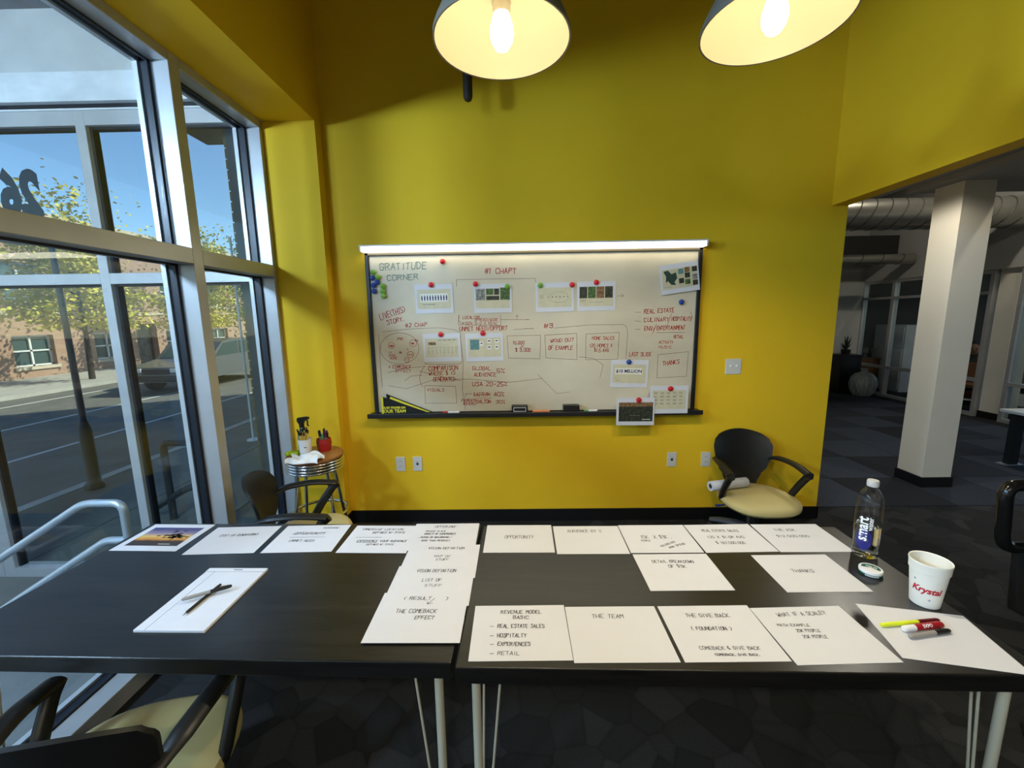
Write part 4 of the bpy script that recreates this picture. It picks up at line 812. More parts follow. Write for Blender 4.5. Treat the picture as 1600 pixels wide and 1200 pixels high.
MAG[-2] = ('red', 1.111, 1.073); MAG[-1] = ('red', 0.882, 0.993)
slide(SL[0], 'printed sheet with a row of small dark figures', [panel, ('pale_band', 'slide_pale', [(.14, .32, .86, .60)]), ('figures', 'navy', fig), ('caption', 'photo_grey', [(.20, .68, .52, .70)])])
s = slide(SL[1], 'printed sheet with house and garden photos under the #1 heading', [panel])
for nm, mt, r in (('photo', 'photo_grey', (.06, .17, .30, .56)), ('photo', 'photo_green', (.33, .17, .52, .38)), ('photo', 'photo_dark', (.54, .17, .67, .38)), ('photo', 'photo_dark', (.33, .42, .67, .56)), ('photo', 'photo_green', (.70, .14, .95, .56))):
    u0, v0, u1, v1 = r; MB().box(-.1385+u0*.277, -.1385+u1*.277, -0.0016, -0.0002, .1035-v1*.207, .1035-v0*.207).build(nm, mt, s)
slide(SL[2], 'printed sheet with two curved arrows and a green and a red magnet', [panel, ('icons', 'photo_grey', [(.32+i*.10, .47, .36+i*.10, .51) for i in range(6)]), ('caption', 'photo_grey', [(.10, .42, .22, .43), (.10, .46, .20, .47), (.10, .50, .22, .51)])])
s = bpy.data.objects['printed_sheet.002']; m = MB()
for sg in (1, -1): ribbon(m, [(0.03+0.07*math.cos(a), 0.01*0+sg*0.038*math.sin(a)) for a in [math.radians(20+14*i) for i in range(11)]], 0.002, (0, 0, 0), (1, 0, 0), (0, 0, 1), (0, -0.0016, 0))
m.build('curved_arrows', 'photo_grey', s)
s = slide(SL[3], 'printed sheet with four dark photos side by side', [panel, ('caption', 'photo_grey', [(.08, .64, .22, .66), (.30, .70, .70, .71)])])
for i, mt in enumerate(('photo_dark', 'photo_green', 'photo_brown', 'photo_dark')): MB().box(-.1385+(.06+i*.222)*.277, -.1385+(.26+i*.222)*.277, -0.0017, -0.0002, .1035-.56*.207, .1035-.17*.207).build('photo', mt, s)
s = slide(SL[4], 'tilted printed sheet with a dark green map at the upper right', [panel, ('caption', 'photo_grey', [(.08, .76, .30, .77)])], YP-.0165)
mp_ = [(.10, .22), (.22, .20), (.30, .34), (.42, .30), (.44, .50), (.36, .62), (.40, .72), (.28, .70), (.20, .56), (.14, .60), (.16, .40)]
MB().prism([(-.1385+u*.277, -0.0012, .1035-v*.207) for u, v in mp_], (0, -1, 0), 0.0006).build('map', 'map_green', s)
for i, (u, v, mt) in enumerate(((.48, .20, 'map_teal'), (.48, .52, 'photo_dark'), (.64, .17, 'photo_brown'), (.64, .36, 'photo_dark'), (.64, .58, 'photo_green'), (.83, .18, 'photo_dark'), (.83, .44, 'photo_grey'), (.83, .64, 'photo_dark'))):
    MB().box(-.1385+u*.277, -.1385+(u+.13)*.277, -0.0017, -0.0002, .1035-(v+.17)*.207, .1035-v*.207).build('photo', mt, s)
slide(SL[5], 'printed sheet with a pale table of columns, left of the map sheet', [panel, ('columns', 'photo_grey', [(.12+i*.105, .50, .18+i*.105, .515) for i in range(8)]+[(.12+i*.105, .56+.035*j, .165+i*.105, .568+.035*j) for i in range(8) for j in range(5)]), ('badge', 'photo_brown', [(.14, .30, .34, .40)]), ('caption', 'photo_grey', [(.40+i*.13, .22, .50+i*.13, .25) for i in range(4)])])
s = slide(SL[6], 'printed sheet with a teal map square and small tiles', [panel])
for u0, v0, u1, v1, mt, nm in ((.12, .22, .36, .58, 'map_teal', 'map'), (.38, .30, .47, .45, 'slide_pale', 'text_tile'), (.58, .22, .68, .36, 'slide_pale', 'text_tile'), (.78, .22, .88, .36, 'slide_pale', 'text_tile'), (.58, .44, .68, .58, 'slide_pale', 'text_tile'), (.78, .44, .88, .58, 'slide_pale', 'text_tile')):
    o = MB().box(-.1385+u0*.277, -.1385+u1*.277, -0.0016, -0.0002, .1035-v1*.207, .1035-v0*.207).build(nm, mt, s)
    if nm == 'text_tile': MB().box(-.1385+(u0+.02)*.277, -.1385+(u1-.02)*.277, -0.0020, -0.0003, .1035-(v0+.08)*.207, .1035-(v0+.04)*.207).build('print', 'navy', o)
s = slide(SL[7], 'printed sheet reading $10 MILLION under a blue magnet', [panel, ('pale_band', 'slide_pale', [(.12, .30, .84, .52)]), ('caption', 'photo_grey', [(.14, .74, .22, .755)])])
vs, fs, w, h = text_mesh('$10 MILLION', 0.034, bold=0.0009); MB().add([(x-0.004, -0.0022, y+0.018) for x, y in vs], fs).build('lettering', 'navy', s)
s = slide(SL[8], 'printed sheet with a grid of text at the lower right corner', [panel, ('text_grid', 'photo_grey', [(.10+i*.165, .24+.125*j+.022*q, .20+i*.165-.02*(q % 2), .250+.125*j+.022*q) for i in range(5) for j in range(4) for q in range(3)])], 3.0075)
s = slide(SL[9], 'printed sheet with a dark picture hanging below the board tray', [('dark_picture', 'photo_dark', [(.06, .17, .96, .86)]), ('dusk_sky', 'photo_brown', [(.06, .17, .96, .32)])], y=3.002)
MB().box(.05, .11, -0.0020, -0.0003, -.062, -.058).build('caption', 'slide_pale', s); MB().box(-.04, .03, -0.0020, -0.0003, -.032, -.030).build('title', 'photo_grey', s)

mag_where = ['loose red magnet near the top left of the board', 'red magnet on the sheet with the row of figures', 'red magnet on the sheet of house photos', 'green magnet on the sheet of house photos', 'green magnet on the sheet with curved arrows',
             'red magnet on the sheet with the table of columns', 'red magnet on the sheet with the teal map', 'topmost green magnet at the left edge of the board', 'second green magnet from the top at the board left edge', 'topmost blue magnet in the left edge cluster',
             'blue magnet standing out to the right in the left cluster', 'third blue magnet down in the left edge cluster', 'lowest blue magnet at the left edge of the board', 'top magnet of the column of three green ones', 'middle magnet of the column of three green ones', 'bottom magnet of the column of three green ones',
             'red magnet on the sheet with curved arrows', 'red magnet on the sheet with four dark photos', 'loose blue magnet near the right edge of the board', 'blue magnet on the $10 MILLION sheet', 'red magnet on the sheet with a grid of text', 'red magnet on the dark picture sheet']
for (c, x, z), lab in zip(MAG, mag_where):
    y = 2.9995 if 'dark picture' in lab else (3.0055 if 'grid of text' in lab else YP-0.0075)
    m = MB(); m.T = Matrix.Rotation(PI/2, 4, 'X'); m.lathe([(0.0185, 0), (0.0195, 0.003), (0.0185, 0.010), (0.015, 0.012)], 24)
    o = m.build('magnet', 'magnet_'+c, None, True, (x, y, z)); tag(o, lab, 'magnet', c+' round magnets on the board')
    m = MB(); m.T = Matrix.Rotation(PI/2, 4, 'X'); m.lathe([(0.010, 0.011), (0.011, 0.0125), (0.006, 0.016)], 18); m.build('knob', 'magnet_'+c, o, True)

# things on the tray
def marker(label, cat, x, y, z, ang, L, r, body, cap, capfrac, group=None, tip=None, name='marker', rx=0.0):
    """pen lying flat: cap at its +x end, turned by ang"""
    t = thing(name, label, cat, (x, y, z), ang, group); R = Matrix.Rotation(PI/2, 4, 'Y'); c0 = L/2-L*capfrac
    m = MB(); m.T = R; m.lathe([(r*.55, -L/2), (r*.85, -L/2+.003), (r*.92, -L/2+.01), (r*.95, c0)], 18); m.build('barrel', body, t, True)
    m = MB(); m.T = R; m.lathe([(r, c0-.002), (r, L/2-.012), (r*.8, L/2-.003), (r*.5, L/2)], 18); m.build('cap', cap, t, True)
    if tip: m = MB(); m.T = R; m.lathe([(r*.2, -L/2-.012), (r*.5, -L/2)], 12); m.build('tip', tip, t, True)
    return t
zt = BZ0+0.004
marker('white marker with red cap lying in the board tray', 'marker', -0.50, 3.055, zt+.0085, PI, 0.125, 0.0085, 'white_plastic', 'red_plastic', .3)
marker('orange marker lying in the board tray beside the eraser', 'marker', 0.175, 3.055, zt+.0085, 0, 0.13, 0.0085, 'orange_plastic', 'orange_plastic', .35)
marker('white marker with green cap at the right of the tray', 'marker', 0.545, 3.055, zt+.0085, PI, 0.10, 0.0075, 'white_plastic', 'green_plastic', .3)
for x, lab, wh in ((0.015, 'black eraser with a white framed label in the tray', True), (0.398, 'plain black eraser in the tray near the middle', False)):
    e = thing('board_eraser', lab, 'eraser', (x, 3.052, zt+.0005)); MB().rbox(-.06, .06, -.025, .025, 0.006, .056, .004).build('body', 'black_plastic', e); MB().rbox(-.058, .058, -.023, .023, 0, .008, .002).build('felt', 'ink_grey', e)
    if wh:
        m = MB()
        for a in ((-.046, .046, .041, .044), (-.046, .046, .013, .016), (-.046, -.043, .013, .044), (.043, .046, .013, .044)): m.box(a[0], a[1], -.0262, -.0248, a[2], a[3])
        m.build('label_border', 'print_white', e)
# pennants
def pennant(label, pts, y, band, text):
    p = thing('pennant', label, 'pennant', (pts[0][0], y, zt)); ox, oz = pts[0][0], zt
    MB().prism([(x-ox, 0, z-oz) for x, z in pts], (0, -1, 0), 0.002).build('felt', 'pennant_black', p)
    for b in band: MB().prism([(x-ox, -0.0021, z-oz) for x, z in b], (0, -1, 0), 0.001).build('yellow_band', 'pennant_yellow', p)
    for s_, size, x, z in text:
        vs, fs, w, h = text_mesh(s_, size, bold=0.0012); MB().add([(u+x-ox, -0.0033, v+z-oz) for u, v in vs], fs).build('lettering', 'pennant_yellow', p)
    return p
pennant('black and yellow pennant tucked behind the front one', [(-0.985, 0.902), (-0.985, 1.050), (-0.955, 1.035), (-0.63, 0.902)], YP-0.022, [[(-0.96, 1.012), (-0.955, 1.026), (-0.66, 0.906), (-0.70, 0.904)]], [])
pennant("front pennant reading GLAD YOU'RE ON OUR TEAM", [(-1.024, 0.899), (-1.024, 1.026), (-1.005, 1.026), (-0.66, 0.899)], YP-0.032, [[(-1.024, 0.899), (-1.024, 1.026), (-1.008, 1.024), (-1.008, 0.899)]], [("GLAD YOU'RE ON", 0.021, -0.930, 0.945), ('OUR TEAM', 0.034, -0.925, 0.918)])

# wall plates
def plate(label, cat, x, z, kind):
    p = thing(kind, label, cat, (x, D, z)); MB().rbox(-.036, .036, -.007, 0, -.058, .058, .003).build('cover_plate', 'plate_white', p)
    if kind == 'power_outlet':
        for s in (-1, 1):
            f = MB(); f.T = Matrix.Translation((0, -.007, .021*s)) @ Matrix.Rotation(PI/2, 4, 'X'); f.lathe([(.0165, 0), (.0165, .002)], 20); fo = f.build('socket', 'plate_white', p)
            for q in (-1, 1): MB().box(.006*q-.0012, .006*q+.0012, -.0095, -.0085, .021*s-.002, .021*s+.008).build('slot', 'slot_dark', fo)
    elif kind == 'data_outlet':
        MB().box(-.009, .009, -.0078, -.006, -.009, .009).build('jack', 'slot_dark', p); MB().box(-.010, .010, -.0078, -.006, .016, .019).build('label_strip', 'ink_grey', p)
    return p
plate('double power outlet at the left of the wall', 'outlet', -0.920, 0.482, 'power_outlet'); plate('data outlet beside the left power outlet', 'outlet', -0.788, 0.482, 'data_outlet')
plate('data outlet under the right of the whiteboard', 'outlet', 1.188, 0.496, 'data_outlet'); plate('double power outlet half hidden by the right chair', 'outlet', 1.450, 0.494, 'power_outlet')
p = thing('light_switch', 'double white light switch right of the whiteboard', 'switch', (1.612, D, 1.214)); MB().rbox(-.058, .058, -.007, 0, -.058, .058, .003).build('cover_plate', 'plate_white', p)
for s in (-1, 1): MB().rbox(.023*s-.005, .023*s+.005, -.016, -.006, -.004, .014, .002).build('toggle', 'white_plastic', p)

# ---------------------------------------------------------------- tables
def table(label, cx, cy, rz):
    t = thing('work_table', label, 'table', (cx, cy, 0), rz, 'black work tables')
    MB().rbox(-.75, .75, -.375, .375, TH-.050, TH, .003).build('tabletop', 'black_oak', t)
    for sx in (-1, 1):
        for sy in (-1, 1):
            x, y = sx*.703, sy*.325
            l_ = MB().lathe([(.0125, 0.006), (.0125, TH-.054)], 16, (x, y, 0)).build('leg', 'leg_cream', t, True)
            MB().tube([(x-sx*.070, y, TH-.052), (x-sx*.014, y, .02)], .0036, 8).build('rod', 'leg_cream', l_, True)
            MB().tube([(x-sx*.016, y-sy*.070, TH-.052), (x-sx*.004, y-sy*.015, .02)], .0036, 8).build('rod', 'leg_cream', l_, True)
            MB().box(min(x-sx*.085, x+sx*.02), max(x-sx*.085, x+sx*.02), min(y-sy*.085, y+sy*.02), max(y-sy*.085, y+sy*.02), TH-.054, TH-.050).build('plate', 'leg_cream', l_)
            MB().lathe([(.015, 0), (.015, .008)], 14, (x, y, 0)).build('foot', 'slot_dark', l_)
    return t
table('left black work table by the window with the writing pad', -0.9275, 1.3676, math.radians(-1.3))
table('right black work table carrying the water bottle and cup', 0.585, 1.319, math.radians(-1.27))

# ---------------------------------------------------------------- papers on the tables
sheet_labels = {'opp': 'white sheet reading OPPORTUNITY, leftmost in the back row of the right table', 'aud': 'white sheet reading AUDIENCE BY % in the back row', '15k': 'white sheet reading 15K X $3K in the back row', 'team': 'white sheet reading THE TEAM in the front row',
    'rev': 'white sheet headed REVENUE MODEL BASIC with a list', 'give': 'white sheet reading THE GIVE BACK (FOUNDATION)', 'what': 'white sheet reading WHAT IF A SCALE? in the front row', 'real': 'white sheet reading REAL ESTATE SALES with sums, back row',
    'ask': 'white sheet reading THE ASK beside the water bottle', 'thanks': 'white sheet reading THANKS in the middle of the right table', 'detail': 'white sheet reading DETAIL BREAKDOWN OF $3K', 'sunset': 'printed sheet with a sunset photo of a tree', 'cost': 'white sheet with one line of writing beside the sunset print',
    'unmet': 'white sheet with OPPORTUNITY struck out above UNMET NEED', 'imm': 'white sheet reading IMMERSIVE LOCATION on the left table', 'pens': 'blank white sheet under the three markers', 'result': 'front white sheet of the overlapping column reading THE COMEBACK EFFECT',
    'offer': 'white sheet headed OFFERING at the back of the overlapping column', 'v1': 'white sheet reading VISION DEFINITION MAP OF STUFF', 'v2': 'white sheet reading VISION DEFINITION LIST OF STUFF'}
lift = {'offer': 1, 'v1': 2, 'v2': 3, 'result': 4}
for key, (x, y, a, txt) in PAPERS.items():
    if key == 'pad': continue
    w, h = .2794/2, .2159/2
    s = MB().box(-w, w, -h, h, 0, .0005).build('paper_sheet', 'paper', None, False, (x, y, TH+.0002+.0011*lift.get(key, 0))); s.rotation_euler = (0, 0, a)
    tag(s, sheet_labels[key], 'paper', 'sheets of paper laid out on the tables')
    for e in txt:
        m = MB()
        if e[0] == '~': ribbon(m, e[1], .0018, (0, 0, 0), (1, 0, 0), (0, 1, 0), (0, 0, .0009))
        else: write(m, e[0], e[1], e[2], e[3], e[4], e[5], .0019 if e[5] > .012 else .0015, (0, 0, 0), (1, 0, 0), (0, 1, 0), (0, 0, .0009))
        m.build('handwriting', 'ink', s)
    if key == 'sunset':
        MB().box(-.112, .112, -.070, .078, .0004, .0008).build('photo_print', 'sunset_print', s)
        m = MB(); rn = random.Random(2)
        for k in range(46):
            cx, cy = .045+rn.gauss(0, .022), .012+rn.gauss(0, .018)
            if cy < -.01: cy = -.005
            m.add([(cx-.012, cy, .0010), (cx, cy-.004, .0010), (cx+.012, cy+.001, .0010), (cx, cy+.005, .0010)], [(0, 1, 2, 3)])
        m.add([(.043, -.03, .0010), (.048, -.03, .0010), (.047, .02, .0010), (.044, .02, .0010)], [(0, 1, 2, 3)])
        m.build('tree_silhouette', 'hair_dark', s)
        MB().box(.02, .07, -.058, -.055, .0008, .0011).build('caption', 'slide_pale', s)
# writing pad
x, y, a, _ = PAPERS['pad']
pad = thing('writing_pad', 'white ruled writing pad on the left table', 'notepad', (x, y, TH), a)
PH = .3076/2
MB().rbox(-.108, .108, -PH, PH, 0, .0075, .001, 1).build('sheets', 'paper', pad); MB().box(-.108, .108, -PH, PH, -.0, .0012).build('backing_board', 'paper_edge', pad)
MB().box(-.1082, .1082, PH-.020, PH+.0005, .0012, .0082).build('binding', 'paper', pad); MB().box(-.012, .022, PH-.012, PH-.007, .0082, .0085).build('brand_mark', 'ink_grey', pad)
m = MB()
for k in range(27): m.box(-.107, .107, PH-.036-k*.0098-.0003, PH-.036-k*.0098+.0003, .0075, .0077)
m.build('ruled_lines', 'rule_line', pad)
m = MB(); m.box(-.074, -.0728, -PH, PH-.02, .0075, .0079); m.box(-.108, .108, PH-.0212, PH-.020, .0075, .0079); m.build('margin_line', 'ink_grey', pad)
zp = TH+.0082
def flat_pen(name, label, A, B, z, r, body, cap, frac, tip): 
    A, B = Vector(A), Vector(B); d = B-A; c = (A+B)/2
    return marker(label, 'pen', c.x, c.y, z, math.atan2(d.y, d.x), d.length, r, body, cap, frac, 'pens on the writing pad', tip, name)
flat_pen('ballpoint_pen', 'black ballpoint pen lying under the grey marker on the pad', (-1.036, 1.155), (-1.026, 1.296), zp+.005, .005, 'black_plastic', 'black_plastic', .25, 'chrome')
t = flat_pen('marker', 'grey marker with a black cap crossing the pen on the pad', (-1.088, 1.204), (-.972, 1.274), zp+.0145, .0062, 'pen_grey', 'black_plastic', .42, None)
# markers on the blank sheet
zs = TH+.0008
t = marker('yellow highlighter with dark red cap on the blank sheet', 'marker', 1.135, 1.104, zs+.0065, math.atan2(.019, .19), .185, .0065, 'highlighter', 'dark_red', .36, 'markers on the blank sheet')
t = marker('thick white marker with red wrapper and red cap', 'marker', 1.152, 1.084, zs+.0095, math.atan2(.018, .135), .130, .0095, 'white_plastic', 'marker_red', .26, 'markers on the blank sheet')
m = MB(); m.T = Matrix.Rotation(PI/2, 4, 'Y'); m.lathe([(.00925, -.028), (.00925, .030)], 18, cap0=False, cap1=False); m.build('wrapper', 'marker_red', t, True)
vs, fs, w, h = text_mesh('EXPO', .012, bold=.0003); R = .0097
MB().add([(u+.008, -R*math.sin(math.radians(42)+0*v)+0*v-0.0, R*math.cos(math.radians(42))) if False else (u+.008, -R*math.cos(math.radians(48)+v/R), R*math.sin(math.radians(48)+v/R)) for u, v in vs], fs).build('lettering', 'print_white', t)
t = marker('grey marker with a black cap next to the red marker', 'marker', 1.150, 1.061, zs+.0068, math.atan2(.022, .135), .135, .0068, 'pen_grey', 'black_plastic', .36, 'markers on the blank sheet')

# ---------------------------------------------------------------- bottle, tin, cup
def wrap(vs, phi0, prof, v0, extra=.0006, rot=False):
    out = []
    for u, v in vs:
        if rot: u, v = -v, u
        z = v0+v; r = prof(z)+extra; a = phi0+u/r; out.append((r*math.cos(a), r*math.sin(a), z))
    return out
bt = thing('water_bottle', 'clear plastic water bottle with blue and white print', 'bottle', (1.293, 1.462, TH))
BP = [(.030, 0), (.037, .004), (.0395, .014), (.0395, .035), (.0385, .040), (.0395, .045), (.040, .10), (.040, .195), (.038, .222), (.032, .246), (.022, .262), (.0155, .270), (.0145, .276)]
MB().lathe(BP, 40, cap1=False).build('shell', 'bottle_plastic', bt, True)
MB().lathe([(.028, .003), (.0365, .006), (.0388, .014), (.0388, .035), (.0378, .040), (.0388, .045), (.0393, .10), (.0393, .125)], 40).build('water', 'water', bt, True)
MB().lathe([(.0165, .274), (.0175, .275), (.0175, .294), (.0165, .297)], 32).build('cap', 'cap_plastic', bt, True)
for k in range(24):
    a = 2*PI*k/24; MB().box(-.0006, .0006, -.0006, .0006, .276, .293)
m = MB()
for k in range(24): a = 2*PI*k/24; m.T = Matrix.Rotation(a, 4, 'Z'); m.box(.0172, .0180, -.0008, .0008, .277, .293)
m.build('cap_ridges', 'cap_plastic', bt)
face = math.atan2(-1.462, -1.293)
cyl = lambda z: .0400
def patch(u0, u1, v0, v1, n, phi, prof, extra):
    mb = MB(); mb.grid(lambda s, t: wrap([(u0+(u1-u0)*s, v0+(v1-v0)*t)], phi, prof, 0, extra)[0], n, 6); return mb
ell = [(0.024*math.cos(2*PI*k/28), 0.040*math.sin(2*PI*k/28)) for k in range(28)]
MB().add(wrap([(0, 0)]+ell, face-.16, cyl, .078, .0004), [(0, 1+k, 1+(k+1) % 28) for k in range(28)]).build('blue_print', 'print_blue', bt)
vs, fs, w, h = text_mesh('smart', .048, bold=.0012, sx=.82); MB().add(wrap(vs, face-.32, cyl, .120, .0010, True), fs).build('lettering', 'print_white', bt)
vs, fs, w, h = text_mesh('water', .021, bold=.0004); MB().add(wrap(vs, face+.22, cyl, .142, .0010, True), fs).build('lettering', 'print_white', bt)

tn = thing('mint_tin', 'small round white and green tin beside the bottle', 'tin', (1.226, 1.352, TH))
MB().lathe([(.0315, 0), (.033, .0015), (.033, .0085)], 40).build('body', 'tin_green', tn, True)
MB().lathe([(.0335, .0085), (.0338, .010), (.0338, .017), (.0325, .0190)], 40).build('lid', 'white_plastic', tn, True)
m = MB(); m.T = Matrix.Rotation(math.radians(-42), 4, 'Z')
m.add([(0, 0.004, .0193)]+[(.027*math.cos(a), .004+.022*math.sin(a), .0193) for a in [math.radians(-25+k*23) for k in range(11)]], [(0, 1+k, 2+k) for k in range(10)]); m.build('lid_print', 'tin_green', tn)
vs, fs, w, h = text_mesh('VELO', .013, bold=.0004); m = MB(); m.T = Matrix.Rotation(math.radians(-42), 4, 'Z'); m.add([(x, y+.009, .0197) for x, y in vs], fs).build('lettering', 'print_white', tn)
m = MB(); fc = math.atan2(-1.352, -1.226)
for k in range(9): m.add(wrap([(-.020+k*.0045, -.0022), (-.017+k*.0045, -.0022), (-.017+k*.0045, .0022), (-.020+k*.0045, .0022)], fc+.2, lambda z: .033, .0045, .0003), [(0, 1, 2, 3)])
m.build('side_print', 'print_white', tn)

cp = thing('foam_cup', 'white foam cup with red lettering on the right table', 'cup', (1.268, 1.200, TH))
CP = [(.034, 0), (.036, .002), (.046, .112), (.0485, .114), (.0500, .138), (.0515, .142), (.0505, .146), (.0475, .144), (.0455, .112), (.0345, .006)]
MB().lathe(CP, 44).build('shell', 'foam', cp, True)
cpr = lambda z: .036+(z-.002)/.110*.010
fc = math.atan2(-1.200, -1.268)
vs, fs, w, h = text_mesh('Krystal', .027, bold=.0010, shear=.25, sx=.92); MB().add(wrap(vs, fc+.06, cpr, .058, .0006), fs).build('lettering', 'print_red', cp)
for u, v in ((.010, .030), (-.030, .088)):
    m = MB()
    for a, b in (((-.004, -.0006), (.004, .0006)), ((-.0006, -.004), (.0006, .004))): m.add(wrap([(u+a[0], v+a[1]), (u+b[0], v+a[1]), (u+b[0], v+b[1]), (u+a[0], v+b[1])], fc, cpr, 0, .0006), [(0, 1, 2, 3)])
    m.build('cross_print', 'magnet_blue', cp)

# ---------------------------------------------------------------- chairs
def make_chair(label, loc, rz):
    t = thing('armchair', label, 'chair', loc, rz, 'black armchairs with yellow seats')
    # backrest shell
    def shell(s, v, off):
        u = s*2-1
        ks = [(0, .115), (.18, .112), (.30, .135), (.45, .178), (.62, .205), (.80, .212), (.92, .195), (1.0, .150)]
        for (a, wa), (b, wb_) in zip(ks, ks[1:]):
            if a <= v <= b: q = (v-a)/(b-a); q = q*q*(3-2*q); w = wa+(wb_-wa)*q; break
        z = .34+.47*v-(.030*u*u*max(0, (v-.6)/.4)); yb = .215+.070*v*v-.055*u*u*(w/.2)**2+off-.05*max(0, .12-v)/.12
        return (u*w, yb, z)
    m = MB(); nu, nv = 17, 25
    m.grid(lambda s, v: shell(s, v, 0), nu, nv); m.grid(lambda s, v: shell(s, v, .014), nu, nv); n = nu*nv
    m.f = [f if f[0] < n else f[::-1] for f in m.f]
    rim = [i for i in range(nu)]+[(j+1)*nu-1 for j in range(1, nv)]+[nv*nu-1-i for i in range(1, nu)]+[j*nu for j in range(nv-2, 0, -1)]
    for a, b in zip(rim, rim[1:]+rim[:1]): m.f.append((b, a, a+n, b+n))
    m.build('backrest', 'black_plastic', t, True)
    # seat cushion
    def ring(k, z, inset):
        pts = []
        for i in range(40):
            a = 2*PI*i/40; c, s = math.cos(a), math.sin(a); e = 2/2.7
            x = .248*math.copysign(abs(c)**e, c); y = .232*math.copysign(abs(s)**e, s); x *= 1.0-.10*max(0, s)
            pts.append((x*inset, y*inset-.01, z-.022*max(0, -y*inset/.23-.55)))
        return pts
    m = MB(); rings = [ring(0, .352, .80), ring(0, .358, .93), ring(0, .376, .995), ring(0, .394, 1.0), ring(0, .410, .965), ring(0, .419, .88), ring(0, .424, .65), ring(0, .4265, .35)]
    vs = [p for r in rings for p in r]; fs = [(j*40+i, j*40+(i+1) % 40, (j+1)*40+(i+1) % 40, (j+1)*40+i) for j in range(7) for i in range(40)]+[tuple(range(40))[::-1], tuple(280+i for i in range(40))]
    m.add(vs, fs); m.build('seat', 'vinyl', t, True)
    MB().rbox(-.16, .16, -.14, .20, .318, .354, .012).build('seat_pan', 'black_plastic', t, True)
    for s in (-1, 1):
        path = round_path([(s*.190, .215, .600), (s*.222, .150, .628), (s*.248, .0, .634), (s*.255, -.140, .606)], .08, 5)
        ar = MB().tube(path, [.019+.007*min(1, i/4) for i in range(len(path))], 12, flat=(1.15, .62)).build('armrest', 'black_plastic', t, True)
        path = round_path([(s*.255, -.150, .606), (s*.253, -.120, .585), (s*.246, -.035, .470), (s*.232, .02, .365), (s*.13, .04, .336)], .06, 4)
        MB().tube(path, .025, 12, flat=(.75, 1.0), up=(0, -1, .4)).build('arm_strut', 'black_plastic', ar, True)
    MB().tube([(-.10, .05, .33), (-.20, .05, .315), (-.25, .05, .312)], [.006, .006, .010], 8).build('lever', 'blue_plastic', t, True)
    for o in list(t.children): o.location.z = -.055
    # star base
    MB().lathe([(.028, .10), (.028, .20), (.020, .205), (.020, .27)], 20).build('gas_column', 'black_plastic', t, True)
    MB().lathe([(.045, .075), (.050, .085), (.045, .125), (.030, .130)], 20).build('hub', 'base_grey', t, True)
    for k in range(5):
        a = 2*PI*k/5-.12; m = MB(); m.T = Matrix.Rotation(a, 4, 'Z')
        m.tube([(.02, 0, .105), (.12, 0, .108), (.22, 0, .095), (.29, 0, .078)], [.036, .034, .030, .022], 10, flat=(1.0, .75))
        lg = m.build('base_leg', 'base_grey', t, True)
        m = MB(); m.T = Matrix.Rotation(a, 4, 'Z') @ Matrix.Translation((.285, 0, .03)) @ Matrix.Rotation(PI/2, 4, 'X')
        m.lathe([(.024, -.022), (.030, -.018), (.030, -.004), (.022, -.003), (.022, .003), (.030, .004), (.030, .018), (.024, .022)], 18); m.build('caster', 'black_plastic', lg, True)
    return t
ch = make_chair('black armchair with yellow seat against the wall holding the paper roll', (1.65, 2.765, 0), math.radians(0))
c2 = copy_tree(ch); c2.location = (-1.25, 2.30, 0); c2.rotation_euler = (0, 0, math.radians(108)); c2['label'] = 'black armchair with yellow seat between the left table and stool'
c3 = copy_tree(ch); c3.location = (-1.11, 0.99, 0); c3.rotation_euler = (0, 0, math.radians(192)); c3['label'] = 'black armchair in the front left corner, seat under the left table'
# paper roll
ra, rb = Vector((1.345, 2.80, .408)), Vector((1.635, 2.872, .408)); d = (rb-ra)
pr_ = thing('paper_roll', 'white paper roll lying on the right chair', 'paper roll', tuple((ra+rb)/2), math.atan2(d.y, d.x))
m = MB(); m.T = Matrix.Rotation(PI/2, 4, 'Y'); L = d.length/2; m.lathe([(.018, -L), (.033, -L), (.0345, -L+.002), (.0345, L-.002), (.033, L), (.018, L), (.018, -L)], 28, cap0=False, cap1=False); m.build('paper', 'paper', pr_, True)
m = MB(); m.T = Matrix.Rotation(PI/2, 4, 'Y'); m.lathe([(.0178, -L+.004), (.0178, L-.004)], 20); m.build('core', 'core_dark', pr_, True)
# black task chair at the right edge
tc = thing('task_chair', 'glossy black task chair arm showing at the right edge', 'chair', (2.15, 1.20, 0), 0)
MB().rbox(-.24, .24, -.24, .24, .42, .50, .03).build('seat', 'black_plastic', tc, True); MB().rbox(.22, .28, -.22, .22, .55, 1.0, .03).build('backrest', 'black_plastic', tc, True)
MB().tube([(.20, 0, .44), (.29, 0, .50), (.28, 0, .62)], .025, 10).build('back_post', 'black_plastic', tc, True)
for s in (-1, 1):
    y = -.30*s
    ar = MB().tube(round_path([(-.12, y, .955), (-.33, y, .955), (-.305, y, .705), (.10, y, .705), (.10, y, .955), (-.12, y, .955)], .05, 6)[:-1], .022, 12, close=True, up=(0, 1, 0)).build('armrest', 'gloss_black', tc, True)
    MB().tube([(-.22, y, .70), (-.20, y, .46), (-.12, y*.75, .43)], .028, 12, flat=(1.4, .7), up=(0, 1, 0)).build('arm_post', 'black_plastic', ar, True)
MB().lathe([(.03, .08), (.03, .42)], 18).build('gas_column', 'black_plastic', tc, True)
for k in range(5):
    a = 2*PI*k/5; m = MB(); m.T = Matrix.Rotation(a, 4, 'Z'); m.tube([(.0, 0, .10), (.28, 0, .075)], [.03, .02], 8); lg = m.build('base_leg', 'black_plastic', tc, True)
    m = MB(); m.T = Matrix.Rotation(a, 4, 'Z') @ Matrix.Translation((.28, 0, .03)) @ Matrix.Rotation(PI/2, 4, 'X'); m.lathe([(.03, -.02), (.03, .02)], 16); m.build('caster', 'black_plastic', lg, True)

